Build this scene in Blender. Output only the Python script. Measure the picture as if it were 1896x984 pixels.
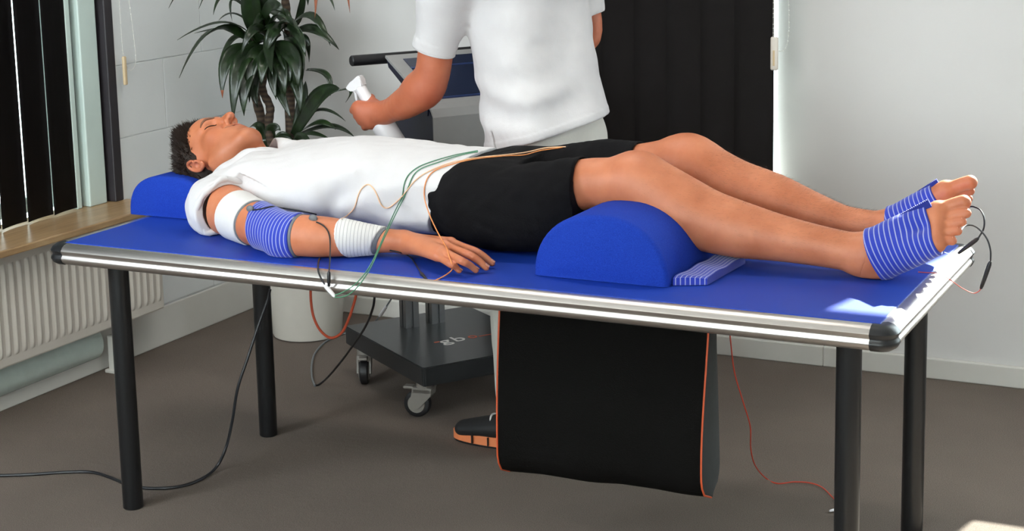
import bpy, bmesh, math, random
import numpy as np
from mathutils import Vector, Matrix

for _o in list(bpy.data.objects): bpy.data.objects.remove(_o)
SC = bpy.context.scene
COL = SC.collection

# ------------------------------------------------------------ camera
F_PX, CXP, CYP = 3046.24, 948.0, 315.63
CAM = np.array([1.73908, -3.4097, 1.54868])
RM = np.array([[0.89642048, 0.44271257, -0.02087832],
               [0.05824025, -0.16436442, -0.98467884],
               [-0.43936135, 0.88147032, -0.17312332]])   # rows: image right, image down, forward
cd = bpy.data.cameras.new('camera'); cam = bpy.data.objects.new('camera', cd); COL.objects.link(cam)
cd.sensor_width = 36.0; cd.sensor_fit = 'HORIZONTAL'
cd.lens = F_PX / 1896.0 * 36.0
cd.shift_x = 0.0
cd.shift_y = -(492.0 - CYP) / 1896.0
cd.clip_start = 0.05; cd.clip_end = 100
rot = Matrix((tuple(RM[0]), tuple(-RM[1]), tuple(-RM[2]))).transposed()
cam.matrix_world = Matrix.Translation(Vector(CAM)) @ rot.to_4x4()
SC.camera = cam

# ------------------------------------------------------------ view / world / lights
SC.view_settings.view_transform = 'Standard'
SC.view_settings.look = 'None'
SC.view_settings.gamma = 1.0
SC.view_settings.use_curve_mapping = False
SC.view_settings.exposure = -0.08

W = bpy.data.worlds.new('world'); SC.world = W; W.use_nodes = True
bg = W.node_tree.nodes['Background']
bg.inputs[0].default_value = (0.86, 0.95, 1.0, 1); bg.inputs[1].default_value = 9.0

def light(name, kind, energy, color, loc, direction, size=None, size_y=None, angle=None):
    l = bpy.data.lights.new(name, kind); l.energy = energy; l.color = color
    if size: l.shape = 'RECTANGLE'; l.size = size; l.size_y = size_y or size
    if angle is not None: l.angle = angle
    o = bpy.data.objects.new(name, l); COL.objects.link(o); o.location = loc
    o.rotation_euler = Vector(direction).to_track_quat('-Z', 'Y').to_euler()
    return o
SUNDIR = Vector((-0.20, -1.0, -0.714))          # from the window beyond the right edge of the picture
light('sun', 'SUN', 40.0, (1.0, 0.97, 0.92), (3, 6, 5), SUNDIR, angle=0.012)
light('daylight_back_window', 'AREA', 20, (0.82, 0.92, 1.0), (1.95, 1.50, 1.55), (-0.15, -1, -0.25), 1.3, 1.4)
light('daylight_left_window', 'AREA', 55, (0.86, 0.95, 1.0), (-1.62, -1.9, 1.60), (0.55, 1.0, -0.2), 0.9, 1.2)
light('warm_front_fill', 'AREA', 38, (1.0, 0.90, 0.82), (0.6, -5.0, 1.75), (0, 1, -0.10), 3.4, 1.7)  # added warm fill light from behind the camera

# ------------------------------------------------------------ helpers
def ray(x, y):
    return RM.T @ np.array([(x - CXP) / F_PX, (y - CYP) / F_PX, 1.0])
def _on(x, y, ax, v):
    d = ray(x, y); t = (v - CAM[ax]) / d[ax]; return CAM + t * d
def atX(x, y, v): return Vector(_on(x, y, 0, v))
def atY(x, y, v): return Vector(_on(x, y, 1, v))
def atZ(x, y, v): return Vector(_on(x, y, 2, v))
def ppm(P): return F_PX / (RM @ (np.array(P, float) - CAM))[2]

def lin(r, g, b):
    f = lambda c: ((c / 255.0) / 12.92) if c / 255.0 <= 0.04045 else (((c / 255.0) + 0.055) / 1.055) ** 2.4
    return (f(r), f(g), f(b), 1.0)

class NT:
    def __init__(s, name):
        s.m = bpy.data.materials.new(name); s.m.use_nodes = True; s.t = s.m.node_tree
        s.b = s.t.nodes['Principled BSDF']; s._c = None
    def n(s, kind, **kw):
        o = s.t.nodes.new(kind)
        for k, v in kw.items(): setattr(o, k, v)
        return o
    def l(s, a, b): s.t.links.new(a, b)
    def obj(s):
        if s._c is None: s._c = s.n('ShaderNodeTexCoord')
        return s._c.outputs['Object']
    def noise(s, scale, detail=3, rough=0.55, vec=None):
        o = s.n('ShaderNodeTexNoise'); o.inputs['Scale'].default_value = scale
        o.inputs['Detail'].default_value = detail; o.inputs['Roughness'].default_value = rough
        s.l(vec or s.obj(), o.inputs['Vector']); return o.outputs['Fac']
    def ramp(s, fac, stops):
        o = s.n('ShaderNodeValToRGB'); e = o.color_ramp.elements
        e[0].position, e[0].color = stops[0]; e[1].position, e[1].color = stops[-1]
        for p, c in stops[1:-1]:
            x = e.new(p); x.color = c
        s.l(fac, o.inputs['Fac']); return o.outputs['Color']
    def bump(s, h, strength=0.2, dist=0.002, normal=None):
        o = s.n('ShaderNodeBump'); o.inputs['Strength'].default_value = strength; o.inputs['Distance'].default_value = dist
        s.l(h, o.inputs['Height'])
        if normal: s.l(normal, o.inputs['Normal'])
        s.l(o.outputs['Normal'], s.b.inputs['Normal']); return o.outputs['Normal']
    def set(s, **kw):
        for k, v in kw.items(): s.b.inputs[k.replace('_', ' ')].default_value = v
        return s
    def col(s, out): s.l(out, s.b.inputs['Base Color'])

def scale_c(c, k): return (min(c[0] * k, 1), min(c[1] * k, 1), min(c[2] * k, 1), 1)
def plain(name, c, rough=0.5, metal=0.0, var=0.08, vscale=30, bump=0.0, bscale=200, spec=None, sheen=0.0):
    t = NT(name); t.set(Roughness=rough, Metallic=metal)
    if spec is not None: t.b.inputs['Specular IOR Level'].default_value = spec
    if sheen: t.b.inputs['Sheen Weight'].default_value = sheen; t.b.inputs['Specular IOR Level'].default_value = 0.15
    t.col(t.ramp(t.noise(vscale, 4), [(0.25, scale_c(c, 1 - var)), (0.75, scale_c(c, 1 + var))]))
    if bump: t.bump(t.noise(bscale, 3), bump, 0.001)
    return t.m

M = {}
def build_mats():
    # carpet
    t = NT('carpet'); n1 = t.noise(420, 4, 0.7); n2 = t.noise(2.2, 3); n3 = t.noise(60, 3)
    c = t.ramp(n1, [(0.25, lin(78, 69, 63)), (0.5, lin(116, 105, 97)), (0.8, lin(150, 137, 127))])
    mx = t.n('ShaderNodeMix', data_type='RGBA', blend_type='MULTIPLY'); mx.inputs['Factor'].default_value = 0.55
    t.l(c, mx.inputs['A']); t.l(t.ramp(n2, [(0.3, (0.72, 0.72, 0.74, 1)), (0.7, (1, 1, 1, 1))]), mx.inputs['B'])
    t.col(mx.outputs['Result']); t.set(Roughness=0.95); t.b.inputs['Specular IOR Level'].default_value = 0.1
    ad = t.n('ShaderNodeMath', operation='ADD'); t.l(n1, ad.inputs[0]); t.l(n3, ad.inputs[1])
    t.bump(ad.outputs[0], 0.5, 0.003); M['carpet'] = t.m
    M['wall'] = plain('wall_paint', lin(214, 212, 211), 0.75, var=0.02, vscale=3, bump=0.15, bscale=160)
    M['block'] = plain('painted_block', lin(224, 226, 226), 0.55, var=0.025, vscale=6, bump=0.35, bscale=70)
    M['joint'] = plain('painted_joint', lin(222, 224, 224), 0.7, var=0.02)
    M['ceiling'] = plain('ceiling_paint', lin(225, 224, 220), 0.85, var=0.02)
    M['trim'] = plain('trim_paint', lin(212, 209, 203), 0.45, var=0.03, vscale=8)
    M['frame_white'] = plain('white_frame', lin(206, 222, 216), 0.35, var=0.03, vscale=10)
    M['frame_dark'] = plain('dark_frame', lin(46, 42, 46), 0.5, var=0.1)
    M['slat'] = plain('blind_fabric', lin(30, 28, 28), 0.8, var=0.10, vscale=14, bump=0.2, bscale=400, spec=0.1)
    M['radiator'] = plain('radiator_enamel', lin(206, 199, 190), 0.3, var=0.02)
    M['pipe'] = plain('pipe_cover', lin(196, 208, 202), 0.18, var=0.04)
    t = NT('sill_wood'); mp = t.n('ShaderNodeMapping'); mp.inputs['Scale'].default_value = (60, 4, 20); t.l(t.obj(), mp.inputs['Vector'])
    t.col(t.ramp(t.noise(1.6, 5, 0.6, mp.outputs[0]), [(0.2, lin(136, 105, 74)), (0.5, lin(170, 138, 100)), (0.8, lin(192, 163, 124))]))
    t.set(Roughness=0.32); M['wood'] = t.m
    # table
    t = NT('blue_vinyl'); n1 = t.noise(700, 3, 0.7)
    t.col(t.ramp(n1, [(0.3, lin(15, 46, 138)), (0.7, lin(24, 66, 174))])); t.set(Roughness=0.55); t.b.inputs['Specular IOR Level'].default_value = 0.3
    t.bump(n1, 0.25, 0.001); M['blue_vinyl'] = t.m
    t = NT('blue_cloth'); n1 = t.noise(500, 3, 0.7); n2 = t.noise(9, 3)
    t.col(t.ramp(n1, [(0.3, lin(20, 46, 142)), (0.7, lin(30, 66, 174))])); t.set(Roughness=0.85); t.b.inputs['Specular IOR Level'].default_value = 0.15
    ad = t.n('ShaderNodeMath', operation='MULTIPLY_ADD'); t.l(n2, ad.inputs[0]); ad.inputs[1].default_value = 6; t.l(n1, ad.inputs[2])
    t.bump(ad.outputs[0], 0.3, 0.003); M['blue_cloth'] = t.m
    t = NT('brushed_aluminium'); mp = t.n('ShaderNodeMapping'); mp.inputs['Scale'].default_value = (3, 400, 400); t.l(t.obj(), mp.inputs['Vector'])
    n1 = t.noise(1.0, 3, 0.6, mp.outputs[0]); t.col(t.ramp(n1, [(0.3, lin(196, 190, 186)), (0.7, lin(218, 213, 208))]))
    t.set(Roughness=0.36, Metallic=1.0); M['alu'] = t.m
    M['alu_matt'] = plain('satin_aluminium', lin(150, 152, 154), 0.38, 1.0, 0.06)
    M['black_plastic'] = plain('black_plastic', lin(26, 27, 29), 0.38, var=0.1)
    M['black_leg'] = plain('black_powder_coat', lin(20, 21, 23), 0.33, var=0.1, vscale=60)
    M['black_rubber'] = plain('black_rubber', lin(22, 22, 25), 0.5, var=0.1)
    M['grey_caster'] = plain('grey_caster', lin(128, 122, 116), 0.45, var=0.06)
    M['cart_black'] = plain('cart_lacquer', lin(40, 42, 44), 0.28, var=0.06)
    M['console_grey'] = plain('console_grey', lin(148, 147, 146), 0.45, var=0.03)
    M['console_navy'] = plain('console_navy', lin(24, 27, 48), 0.4, var=0.08)
    M['screen'] = plain('dark_screen', lin(34, 42, 64), 0.2, var=0.15, vscale=5)
    M['screen_bar'] = plain('screen_bar', lin(38, 54, 96), 0.3, var=0.05)
    M['white_plastic'] = plain('white_plastic', lin(226, 224, 226), 0.35, var=0.02)
    M['beige_plastic'] = plain('beige_plastic', lin(214, 190, 152), 0.4, var=0.03)
    M['cream_plastic'] = plain('cream_plastic', lin(226, 218, 208), 0.4, var=0.03)
    M['orange_print'] = plain('orange_print', lin(206, 92, 58), 0.5, var=0.05)
    M['white_print'] = plain('white_print', lin(232, 226, 222), 0.5, var=0.02)
    M['pot'] = plain('pot_enamel', lin(206, 200, 190), 0.22, var=0.02)
    M['soil'] = plain('soil', lin(58, 44, 34), 0.95, var=0.3, vscale=60, bump=0.8, bscale=60)
    # bag
    M['bag'] = plain('bag_cloth', lin(12, 11, 10), 0.85, var=0.12, vscale=40, bump=0.5, bscale=350, spec=0.1)
    M['bag_side'] = plain('bag_gusset_cloth', lin(46, 50, 51), 0.85, var=0.1, vscale=40, bump=0.4, bscale=350)
    M['piping'] = plain('orange_piping', lin(206, 84, 42), 0.6, var=0.05)
    # cables
    M['c_green'] = plain('green_wire', lin(70, 128, 96), 0.45, var=0.05)
    M['c_orange'] = plain('orange_wire', lin(226, 142, 80), 0.45, var=0.05)
    M['c_pale'] = plain('pale_orange_wire', lin(236, 190, 150), 0.45, var=0.05)
    M['c_red'] = plain('red_wire', lin(196, 66, 44), 0.5, var=0.05)
    M['c_rust'] = plain('rust_wire', lin(172, 70, 42), 0.45, var=0.05)
    M['c_black'] = plain('black_wire', lin(24, 25, 30), 0.4, var=0.08)
    M['c_grey'] = plain('grey_wire', lin(104, 110, 114), 0.3, var=0.05)
    M['bead'] = plain('bead_chain', lin(228, 226, 220), 0.3, var=0.02)
    # clothing
    def cloth(name, c, bscale, s=0.25, var=0.03, rough=0.85, sheen=0.12):
        t = NT(name); a = t.noise(bscale, 3, 0.6); b = t.noise(11, 4, 0.55)
        t.col(t.ramp(b, [(0.3, scale_c(c, 1 - var)), (0.7, scale_c(c, 1 + var))])); t.set(Roughness=rough)
        t.b.inputs['Sheen Weight'].default_value = sheen; t.b.inputs['Specular IOR Level'].default_value = 0.15
        ad = t.n('ShaderNodeMath', operation='MULTIPLY_ADD'); t.l(b, ad.inputs[0]); ad.inputs[1].default_value = 5; t.l(a, ad.inputs[2])
        t.bump(ad.outputs[0], s, 0.003); return t.m
    M['shirt'] = cloth('white_polo_knit', lin(208, 205, 206), 600)
    M['shorts'] = cloth('black_shorts_cloth', lin(13, 12, 14), 500, 0.3, 0.15, 0.9, 0.0)
    M['trousers'] = cloth('pale_denim', lin(214, 212, 204), 500, 0.3, 0.04)
    M['shoe'] = plain('shoe_mesh', lin(22, 22, 24), 0.7, var=0.15, vscale=90, bump=0.4, bscale=300)
    M['shoe_sole'] = plain('orange_sole', lin(226, 130, 82), 0.6, var=0.05)
    M['lace'] = plain('white_lace', lin(220, 218, 214), 0.7, var=0.03)
    M['sock'] = plain('sock_knit', lin(60, 60, 60), 0.9)
    # hair
    M['hair'] = plain('dark_brown_hair', lin(38, 27, 21), 0.6, var=0.4, vscale=60, spec=0.2)
    M['leg_hair'] = plain('leg_hair', lin(92, 62, 44), 0.6, var=0.2)
    M['brow'] = plain('brown_brow', lin(112, 74, 54), 0.7, var=0.2, vscale=200)
    M['grey_pad'] = plain('grey_rubber_pad', lin(104, 106, 110), 0.55, var=0.05)
    M['bandage'] = plain('white_elastic', lin(214, 211, 209), 0.8, var=0.03, vscale=60, bump=0.4, bscale=260)
    M['nail'] = plain('nail', lin(226, 168, 146), 0.3, var=0.03)
    M['eye_white'] = plain('eye_white', lin(226, 214, 206), 0.2, var=0.02)
    M['iris'] = plain('iris', lin(52, 40, 32), 0.15, var=0.2)
build_mats()

def skin_mat(name, c1, c2, red):
    t = NT(name); a = t.noise(16, 4); f = t.noise(260, 3)
    base = t.ramp(a, [(0.3, c1), (0.7, c2)])
    at = t.n('ShaderNodeAttribute'); at.attribute_name = 'tint'
    mx = t.n('ShaderNodeMix', data_type='RGBA'); t.l(at.outputs['Fac'], mx.inputs['Factor'])
    t.l(base, mx.inputs['A']); mx.inputs['B'].default_value = red
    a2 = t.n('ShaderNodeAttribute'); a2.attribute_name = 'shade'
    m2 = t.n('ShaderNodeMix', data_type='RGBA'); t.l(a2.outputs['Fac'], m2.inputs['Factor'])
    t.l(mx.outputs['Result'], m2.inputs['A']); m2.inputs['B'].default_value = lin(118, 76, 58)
    t.col(m2.outputs['Result']); t.set(Roughness=0.5)
    t.b.inputs['Subsurface Weight'].default_value = 0.12; t.b.inputs['Subsurface Radius'].default_value = (0.012, 0.005, 0.003)
    t.bump(f, 0.15, 0.0008)
    return t.m
M['skin'] = skin_mat('tanned_skin', lin(182, 106, 70), lin(202, 126, 89), lin(170, 80, 64))
M['skin2'] = skin_mat('ruddy_skin', lin(176, 96, 66), lin(194, 114, 82), lin(168, 80, 62))

def stripes(name, base, line, axis_name='strap', scale=1.0, width=0.22):
    # stripes follow the arc attribute that runs across each strap
    t = NT(name); at = t.n('ShaderNodeAttribute'); at.attribute_name = 'across'
    m = t.n('ShaderNodeMath', operation='MULTIPLY'); t.l(at.outputs['Fac'], m.inputs[0]); m.inputs[1].default_value = scale
    fr = t.n('ShaderNodeMath', operation='FRACT'); t.l(m.outputs[0], fr.inputs[0])
    c = t.ramp(fr.outputs[0], [(0.0, base), (0.5 - width / 2, base), (0.5 - width / 2 + .06, line), (0.5 + width / 2, line), (0.5 + width / 2 + .06, base), (1.0, base)])
    t.col(c); t.set(Roughness=0.8); t.b.inputs['Sheen Weight'].default_value = 0.2
    t.bump(t.noise(420, 3), 0.4, 0.001); return t.m
M['strap'] = stripes('blue_striped_elastic', lin(30, 52, 168), lin(150, 156, 200))
M['wrap'] = stripes('ridged_white_elastic', lin(216, 213, 211), lin(172, 170, 170), width=0.16)

def tag(o, label=None, cat=None, group=None, kind=None):
    if label: o['label'] = label
    if cat: o['category'] = cat
    if group: o['group'] = group
    if kind: o['kind'] = kind
    return o
def link(o, parent=None):
    COL.objects.link(o)
    if parent is not None: o.parent = parent; o.matrix_parent_inverse = parent.matrix_world.inverted()
    return o
def empty(name, loc=(0, 0, 0), label=None, cat=None, group=None):
    o = bpy.data.objects.new(name, None); o.location = loc; o.empty_display_size = 0.05
    COL.objects.link(o); bpy.context.view_layer.update()
    return tag(o, label, cat, group)
def from_bm(name, bm, mat, parent=None, smooth=False):
    bmesh.ops.recalc_face_normals(bm, faces=bm.faces)
    me = bpy.data.meshes.new(name); bm.to_mesh(me); bm.free()
    if smooth:
        for p in me.polygons: p.use_smooth = True
        me.set_sharp_from_angle(angle=math.radians(42))
    for m_ in (mat if isinstance(mat, (list, tuple)) else [mat]): me.materials.append(m_)
    o = bpy.data.objects.new(name, me); return link(o, parent)
def pd(name, V, Fc, mat, parent=None, smooth=True):
    me = bpy.data.meshes.new(name); me.from_pydata([tuple(v) for v in V], [], Fc); me.update()
    if smooth:
        for p in me.polygons: p.use_smooth = True
    me.materials.append(mat); o = bpy.data.objects.new(name, me); return link(o, parent)
def bx(bm, lo, hi, bevel=0.0, seg=2, mtx=None):
    r = bmesh.ops.create_cube(bm, size=1.0)
    lo, hi = Vector(lo), Vector(hi); c = (lo + hi) / 2; s = hi - lo
    for v in r['verts']: v.co = Vector((v.co.x * s.x, v.co.y * s.y, v.co.z * s.z)) + c
    vs = list(r['verts'])
    if bevel:
        es = list({e for v in vs for e in v.link_edges})
        g = bmesh.ops.bevel(bm, geom=es, offset=bevel, segments=seg, affect='EDGES', profile=0.5)
        vs = list({v for f in g['faces'] for v in f.verts} | {v for v in vs if v.is_valid})
    if mtx is not None:
        for v in vs: v.co = mtx @ v.co
    return vs
def box(name, lo, hi, mat, parent=None, bevel=0.0, mtx=None, smooth=False):
    bm = bmesh.new(); bx(bm, lo, hi, bevel, mtx=mtx); return from_bm(name, bm, mat, parent, smooth)
def cyl(bm, p0, p1, r0, r1=None, n=24, cap=True, bev=0.0):
    p0, p1 = Vector(p0), Vector(p1); d = p1 - p0; r1 = r0 if r1 is None else r1
    q = d.to_track_quat('Z', 'Y').to_matrix()
    st = [(0, r0), (1, r1)]
    if bev: L = d.length; st = [(0, r0 - bev), (bev / L, r0), (1 - bev / L, r1), (1, r1 - bev)]
    rings = []
    for t, r in st:
        rings.append([bm.verts.new(p0 + d * t + q @ Vector((r * math.cos(2 * math.pi * i / n), r * math.sin(2 * math.pi * i / n), 0))) for i in range(n)])
    for a, b in zip(rings, rings[1:]):
        for i in range(n): bm.faces.new((a[i], a[(i + 1) % n], b[(i + 1) % n], b[i]))
    if cap: bm.faces.new(rings[0][::-1]); bm.faces.new(rings[-1])
def catmull(P, n=8, closed=False):
    P = [Vector(p) for p in P]; out = []
    Q = [P[0] * 2 - P[1]] + P + [P[-1] * 2 - P[-2]]
    for i in range(1, len(Q) - 2):
        a, b, c, d = Q[i - 1], Q[i], Q[i + 1], Q[i + 2]
        for k in range(n):
            t = k / n
            out.append(0.5 * ((2 * b) + (c - a) * t + (2 * a - 5 * b + 4 * c - d) * t * t + (3 * b - a - 3 * c + d) * t ** 3))
    out.append(P[-1]); return out
def tube_bm(bm, pts, r, n=8, cap=True):
    rs = r if isinstance(r, (list, tuple)) else [r] * len(pts)
    prev = None; rings = []; up = Vector((0.13, 0.27, 0.95)).normalized()
    for i, p in enumerate(pts):
        t = (pts[min(i + 1, len(pts) - 1)] - pts[max(i - 1, 0)]).normalized()
        if prev is None:
            u = t.cross(up); u = u.normalized() if u.length > 1e-4 else t.orthogonal().normalized()
        else:
            u = (prev - t * prev.dot(t)); u = u.normalized() if u.length > 1e-6 else t.orthogonal().normalized()
        prev = u; v = t.cross(u)
        rings.append([bm.verts.new(p + (u * math.cos(2 * math.pi * k / n) + v * math.sin(2 * math.pi * k / n)) * rs[i]) for k in range(n)])
    for a, b in zip(rings, rings[1:]):
        for k in range(n): bm.faces.new((a[k], a[(k + 1) % n], b[(k + 1) % n], b[k]))
    if cap: bm.faces.new(rings[0][::-1]); bm.faces.new(rings[-1])
def cable(name, pts, r, mat, parent=None, label=None, cat=None, group=None, seg=10, n=8):
    bm = bmesh.new(); tube_bm(bm, catmull(pts, seg), r, n)
    o = from_bm(name, bm, mat, parent, True); return tag(o, label, cat, group)
def lathe(bm, prof, c, n=32, axis=None):
    rings = []
    q = Matrix.Identity(3) if axis is None else Vector(axis).to_track_quat('Z', 'Y').to_matrix()
    for r, z in prof:
        rings.append([bm.verts.new(Vector(c) + q @ Vector((r * math.cos(2 * math.pi * i / n), r * math.sin(2 * math.pi * i / n), z))) for i in range(n)])
    for a, b in zip(rings, rings[1:]):
        for i in range(n): bm.faces.new((a[i], a[(i + 1) % n], b[(i + 1) % n], b[i]))
    bm.faces.new(rings[0][::-1]); bm.faces.new(rings[-1])
def prism(bm, poly, d0, d1, frame):
    """poly of (u, v); frame(u, v, d) -> point; extruded from d0 to d1"""
    a = [bm.verts.new(frame(u, v, d0)) for u, v in poly]; b = [bm.verts.new(frame(u, v, d1)) for u, v in poly]
    n = len(poly); bm.faces.new(a); bm.faces.new(b[::-1])
    for i in range(n): bm.faces.new((a[i], b[i], b[(i + 1) % n], a[(i + 1) % n]))
def struct(o): o['kind'] = 'structure'; return o
# ============================================================ the room
XL, XR, YB, YF, ZC = -1.79, 3.3, 1.577, -5.3, 2.62
WX = XL - 0.07                                   # plaster face of the left wall behind ledge and radiator
struct(box('floor', (XL - 0.5, YF - 0.2, -0.1), (XR + 0.2, YB + 0.3, 0.0), M['carpet']))
struct(box('ceiling', (XL - 0.5, YF - 0.2, ZC), (XR + 0.2, YB + 0.3, ZC + 0.1), M['ceiling']))
struct(box('wall_right', (XR, YF, 0), (XR + 0.15, YB + 0.2, ZC), M['wall']))

# back wall: window behind the dark blind (X -0.75..0.245) and a second window past the right edge of the frame
W2L, W2R, W2B, W2T = -0.75, 0.156, 0.50, 2.2
W3L, W3R, W3B, W3T = 1.25, 2.70, 0.80, 2.25
def wall_back():
    bm = bmesh.new(); D = 0.26
    bx(bm, (XL - 0.3, YB, 0), (W2L, YB + D, ZC))
    bx(bm, (W2L, YB, 0), (W2R, YB + D, W2B)); bx(bm, (W2L, YB, W2T), (W2R, YB + D, ZC))
    # pier between the windows; rounded plaster edge shaped to catch a daylight glow
    poly = []
    q0, q1, q2 = Vector((W2R - 0.024, YB + 0.205)), Vector((W2R + 0.060, YB)), Vector((W2R + 0.30, YB))
    for i in range(61):
        s = i / 60; c = q0 * (1 - s) ** 2 + q1 * 2 * s * (1 - s) + q2 * s * s; poly.append((c.x, c.y))
    poly += [(W3L, YB), (W3L, YB + D), (W2R, YB + D), (W2R, YB + 0.208)]
    prism(bm, poly, 0.0, ZC, lambda u, v, d: Vector((u, v, d)))
    bx(bm, (W3L, YB, 0), (W3R, YB + D, W3B)); bx(bm, (W3L, YB, W3T), (W3R, YB + D, ZC))
    bx(bm, (W3R, YB, 0), (XR + 0.2, YB + D, ZC))
    o = from_bm('wall_back', bm, M['wall'])
    return struct(o)
wall_back()
def window(name, lo, hi, ax, mat, pane=True, mull=(), t=0.05):
    """frame bars around an opening; lo/hi (u, z) on axis ax ('x' wall or 'y' wall) at depth d"""
    u0, z0, d = lo; u1, z1 = hi; dp = 0.05
    root = struct(empty(name, (d, u0, z0) if ax == 'x' else (u0, d, z0)))
    def P(a0, b0, a1, b1, nm):
        if ax == 'x': return box(nm, (d - dp / 2, a0, b0), (d + dp / 2, a1, b1), mat, root, 0.006)
        return box(nm, (a0, d - dp / 2, b0), (a1, d + dp / 2, b1), mat, root, 0.006)
    P(u0, z0, u0 + t, z1, 'window_jamb'); P(u1 - t, z0, u1, z1, 'window_jamb')
    P(u0 + t, z0, u1 - t, z0 + t, 'window_rail'); P(u0 + t, z1 - t, u1 - t, z1, 'window_rail')
    for m in mull: P(m - t / 2, z0 + t, m + t / 2, z1 - t, 'window_mullion')
    if pane:
        ed = [u0 + t] + [x for m in mull for x in (m - t / 2, m + t / 2)] + [u1 - t]
        for a, b in zip(ed[::2], ed[1::2]):
            if ax == 'x': box('window_pane', (d - 0.004, a, z0 + t), (d + 0.004, b, z1 - t), M['glass'], root)
            else: box('window_pane', (a, d - 0.004, z0 + t), (b, d + 0.004, z1 - t), M['glass'], root)
    return root
def glass():
    m = bpy.data.materials.new('window_glass'); m.use_nodes = True; t = m.node_tree; t.nodes.clear()
    o = t.nodes.new('ShaderNodeOutputMaterial'); mx = t.nodes.new('ShaderNodeMixShader'); tr = t.nodes.new('ShaderNodeBsdfTransparent')
    gl = t.nodes.new('ShaderNodeBsdfGlossy'); fr = t.nodes.new('ShaderNodeFresnel'); gl.inputs['Roughness'].default_value = 0.02
    fr.inputs['IOR'].default_value = 1.3; tr.inputs[0].default_value = (0.93, 0.97, 0.95, 1)
    t.links.new(fr.outputs[0], mx.inputs[0]); t.links.new(tr.outputs[0], mx.inputs[1]); t.links.new(gl.outputs[0], mx.inputs[2]); t.links.new(mx.outputs[0], o.inputs[0])
    return m
M['glass'] = glass()
window('window_2', (W2L, W2B, YB + 0.235), (W2R, W2T), 'y', M['frame_white'], mull=((W2L + W2R) / 2,), t=0.014)
window('window_3', (W3L, W3B, YB + 0.20), (W3R, W3T), 'y', M['frame_white'], mull=((W3L + W3R) / 2,))
# unseen canopy added outside to keep sun out of the blind's window
struct(box('trim_sun_block', (W2L - 0.5, YB + 0.27, W2T + 0.05), (W2R + 0.45, YB + 1.5, W2T + 0.15), M['trim']))

# left wall: parapet under the window, pier of painted blocks next to the corner
SZ = 0.54
bmw = bmesh.new()
bx(bmw, (WX - 0.22, YF, 0), (WX, 0.79, SZ - 0.03)); bx(bmw, (WX - 0.22, YF, 2.25), (WX, 0.79, ZC))
bx(bmw, (WX - 0.22, 0.79, 0), (XL - 0.0035, YB + 0.001, ZC))
wl = struct(from_bm('wall_left', bmw, M['joint']))
# the blocks: rows 0.238 high; joints measured on the pier
row_z = [0.14, 0.26, 0.503, 0.744, 0.983, 1.222, 1.461, 1.70, 1.94, 2.18, 2.42, ZC]
J = 0.0025
for i in range(len(row_z) - 1):
    offs = [1.04] if i % 2 == 1 else [0.93, 1.36]
    if i % 2 == 1: offs = [0.79, 1.04, 1.47, YB]
    else: offs = [0.79, 0.83, 1.255, YB] if False else [0.79, 1.255, YB]
    for y0, y1 in zip(offs, offs[1:]):
        if y1 - y0 < 0.03: continue
        box('block', (XL - 0.03, y0 + J / 2, row_z[i] + J / 2), (XL, y1 - J / 2, row_z[i + 1] - J / 2), M['block'], wl, 0.0016)
# unseen front wall; its wide window is added to let in fill light
bm = bmesh.new()
bx(bm, (XL - 0.3, YF - 0.15, 0), (-1.25, YF, ZC)); bx(bm, (2.45, YF - 0.15, 0), (XR + 0.15, YF, ZC))
bx(bm, (-1.25, YF - 0.15, 0), (2.45, YF, 0.8)); bx(bm, (-1.25, YF - 0.15, 2.4), (2.45, YF, ZC))
struct(from_bm('wall_front', bm, M['wall']))
window('window_4', (-1.25, 0.8, YF - 0.08), (2.45, 2.4), 'x' if False else 'y', M['frame_white'], mull=(0.0, 1.2))
# the window of the left wall (jambs seen past the blind)
w1 = window('window_1', (YF + 0.4, SZ, WX - 0.10), (0.60, 2.25), 'x', M['frame_white'], mull=(-4.0, -3.1, -2.2, -1.3, -0.4))
for (y0, y1, x, mt) in ((0.605, 0.628, XL - 0.03, 'frame_white'), (0.628, 0.652, XL - 0.05, 'frame_dark'), (0.652, 0.735, XL - 0.018, 'frame_white'),
                        (0.735, 0.752, XL - 0.03, 'frame_dark'), (0.752, 0.792, XL + 0.004, 'frame_dark')):
    o = box('window_post', (WX - 0.15, y0, SZ), (x, y1, 2.25), M[mt], w1, 0.004)
# timber sill
s = struct(box('trim_1', (WX - 0.03, YF + 0.3, SZ - 0.022), (-1.612, 0.815, SZ), M['wood'], None, 0.004))
tag(s, 'tan wood-grain window sill board above the radiator', 'window sill')
# baseboards and pipe ledge
def ledge():
    bm = bmesh.new()
    bx(bm, (WX, YF, 0), (XL, YB - 0.001, 0.135), 0.004)
    return struct(from_bm('baseboard_left', bm, M['trim']))
ledge()
bm = bmesh.new(); bx(bm, (XL, YB - 0.018, 0), (W2R + 0.2, YB, 0.066), 0.004); bx(bm, (W2R + 0.2, YB - 0.018, 0), (XR, YB, 0.066), 0.004)
struct(from_bm('baseboard_back', bm, M['trim']))
# rounded heating-pipe cover lying on the ledge
bm = bmesh.new()
poly = [(WX + 0.001, 0.136), (XL + 0.012, 0.055)] ; poly = []
for i in range(13):
    a = math.radians(-70 + 165 * i / 12); poly.append((XL - 0.006 + 0.050 * math.cos(a), 0.104 + 0.056 * math.sin(a)))
poly += [(XL - 0.02, 0.158), (XL - 0.02, 0.055)]
prism(bm, poly, YF + 0.1, 0.60, lambda u, v, d: Vector((u, d, v)))
o = from_bm('pipe_cover', bm, M['pipe'], None, False)
for p in o.data.polygons: p.use_smooth = len(p.vertices) == 4
o.data.set_sharp_from_angle(angle=math.radians(42))
tag(o, 'glossy pale green-white rounded pipe cover under the radiator', 'pipe cover')

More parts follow.
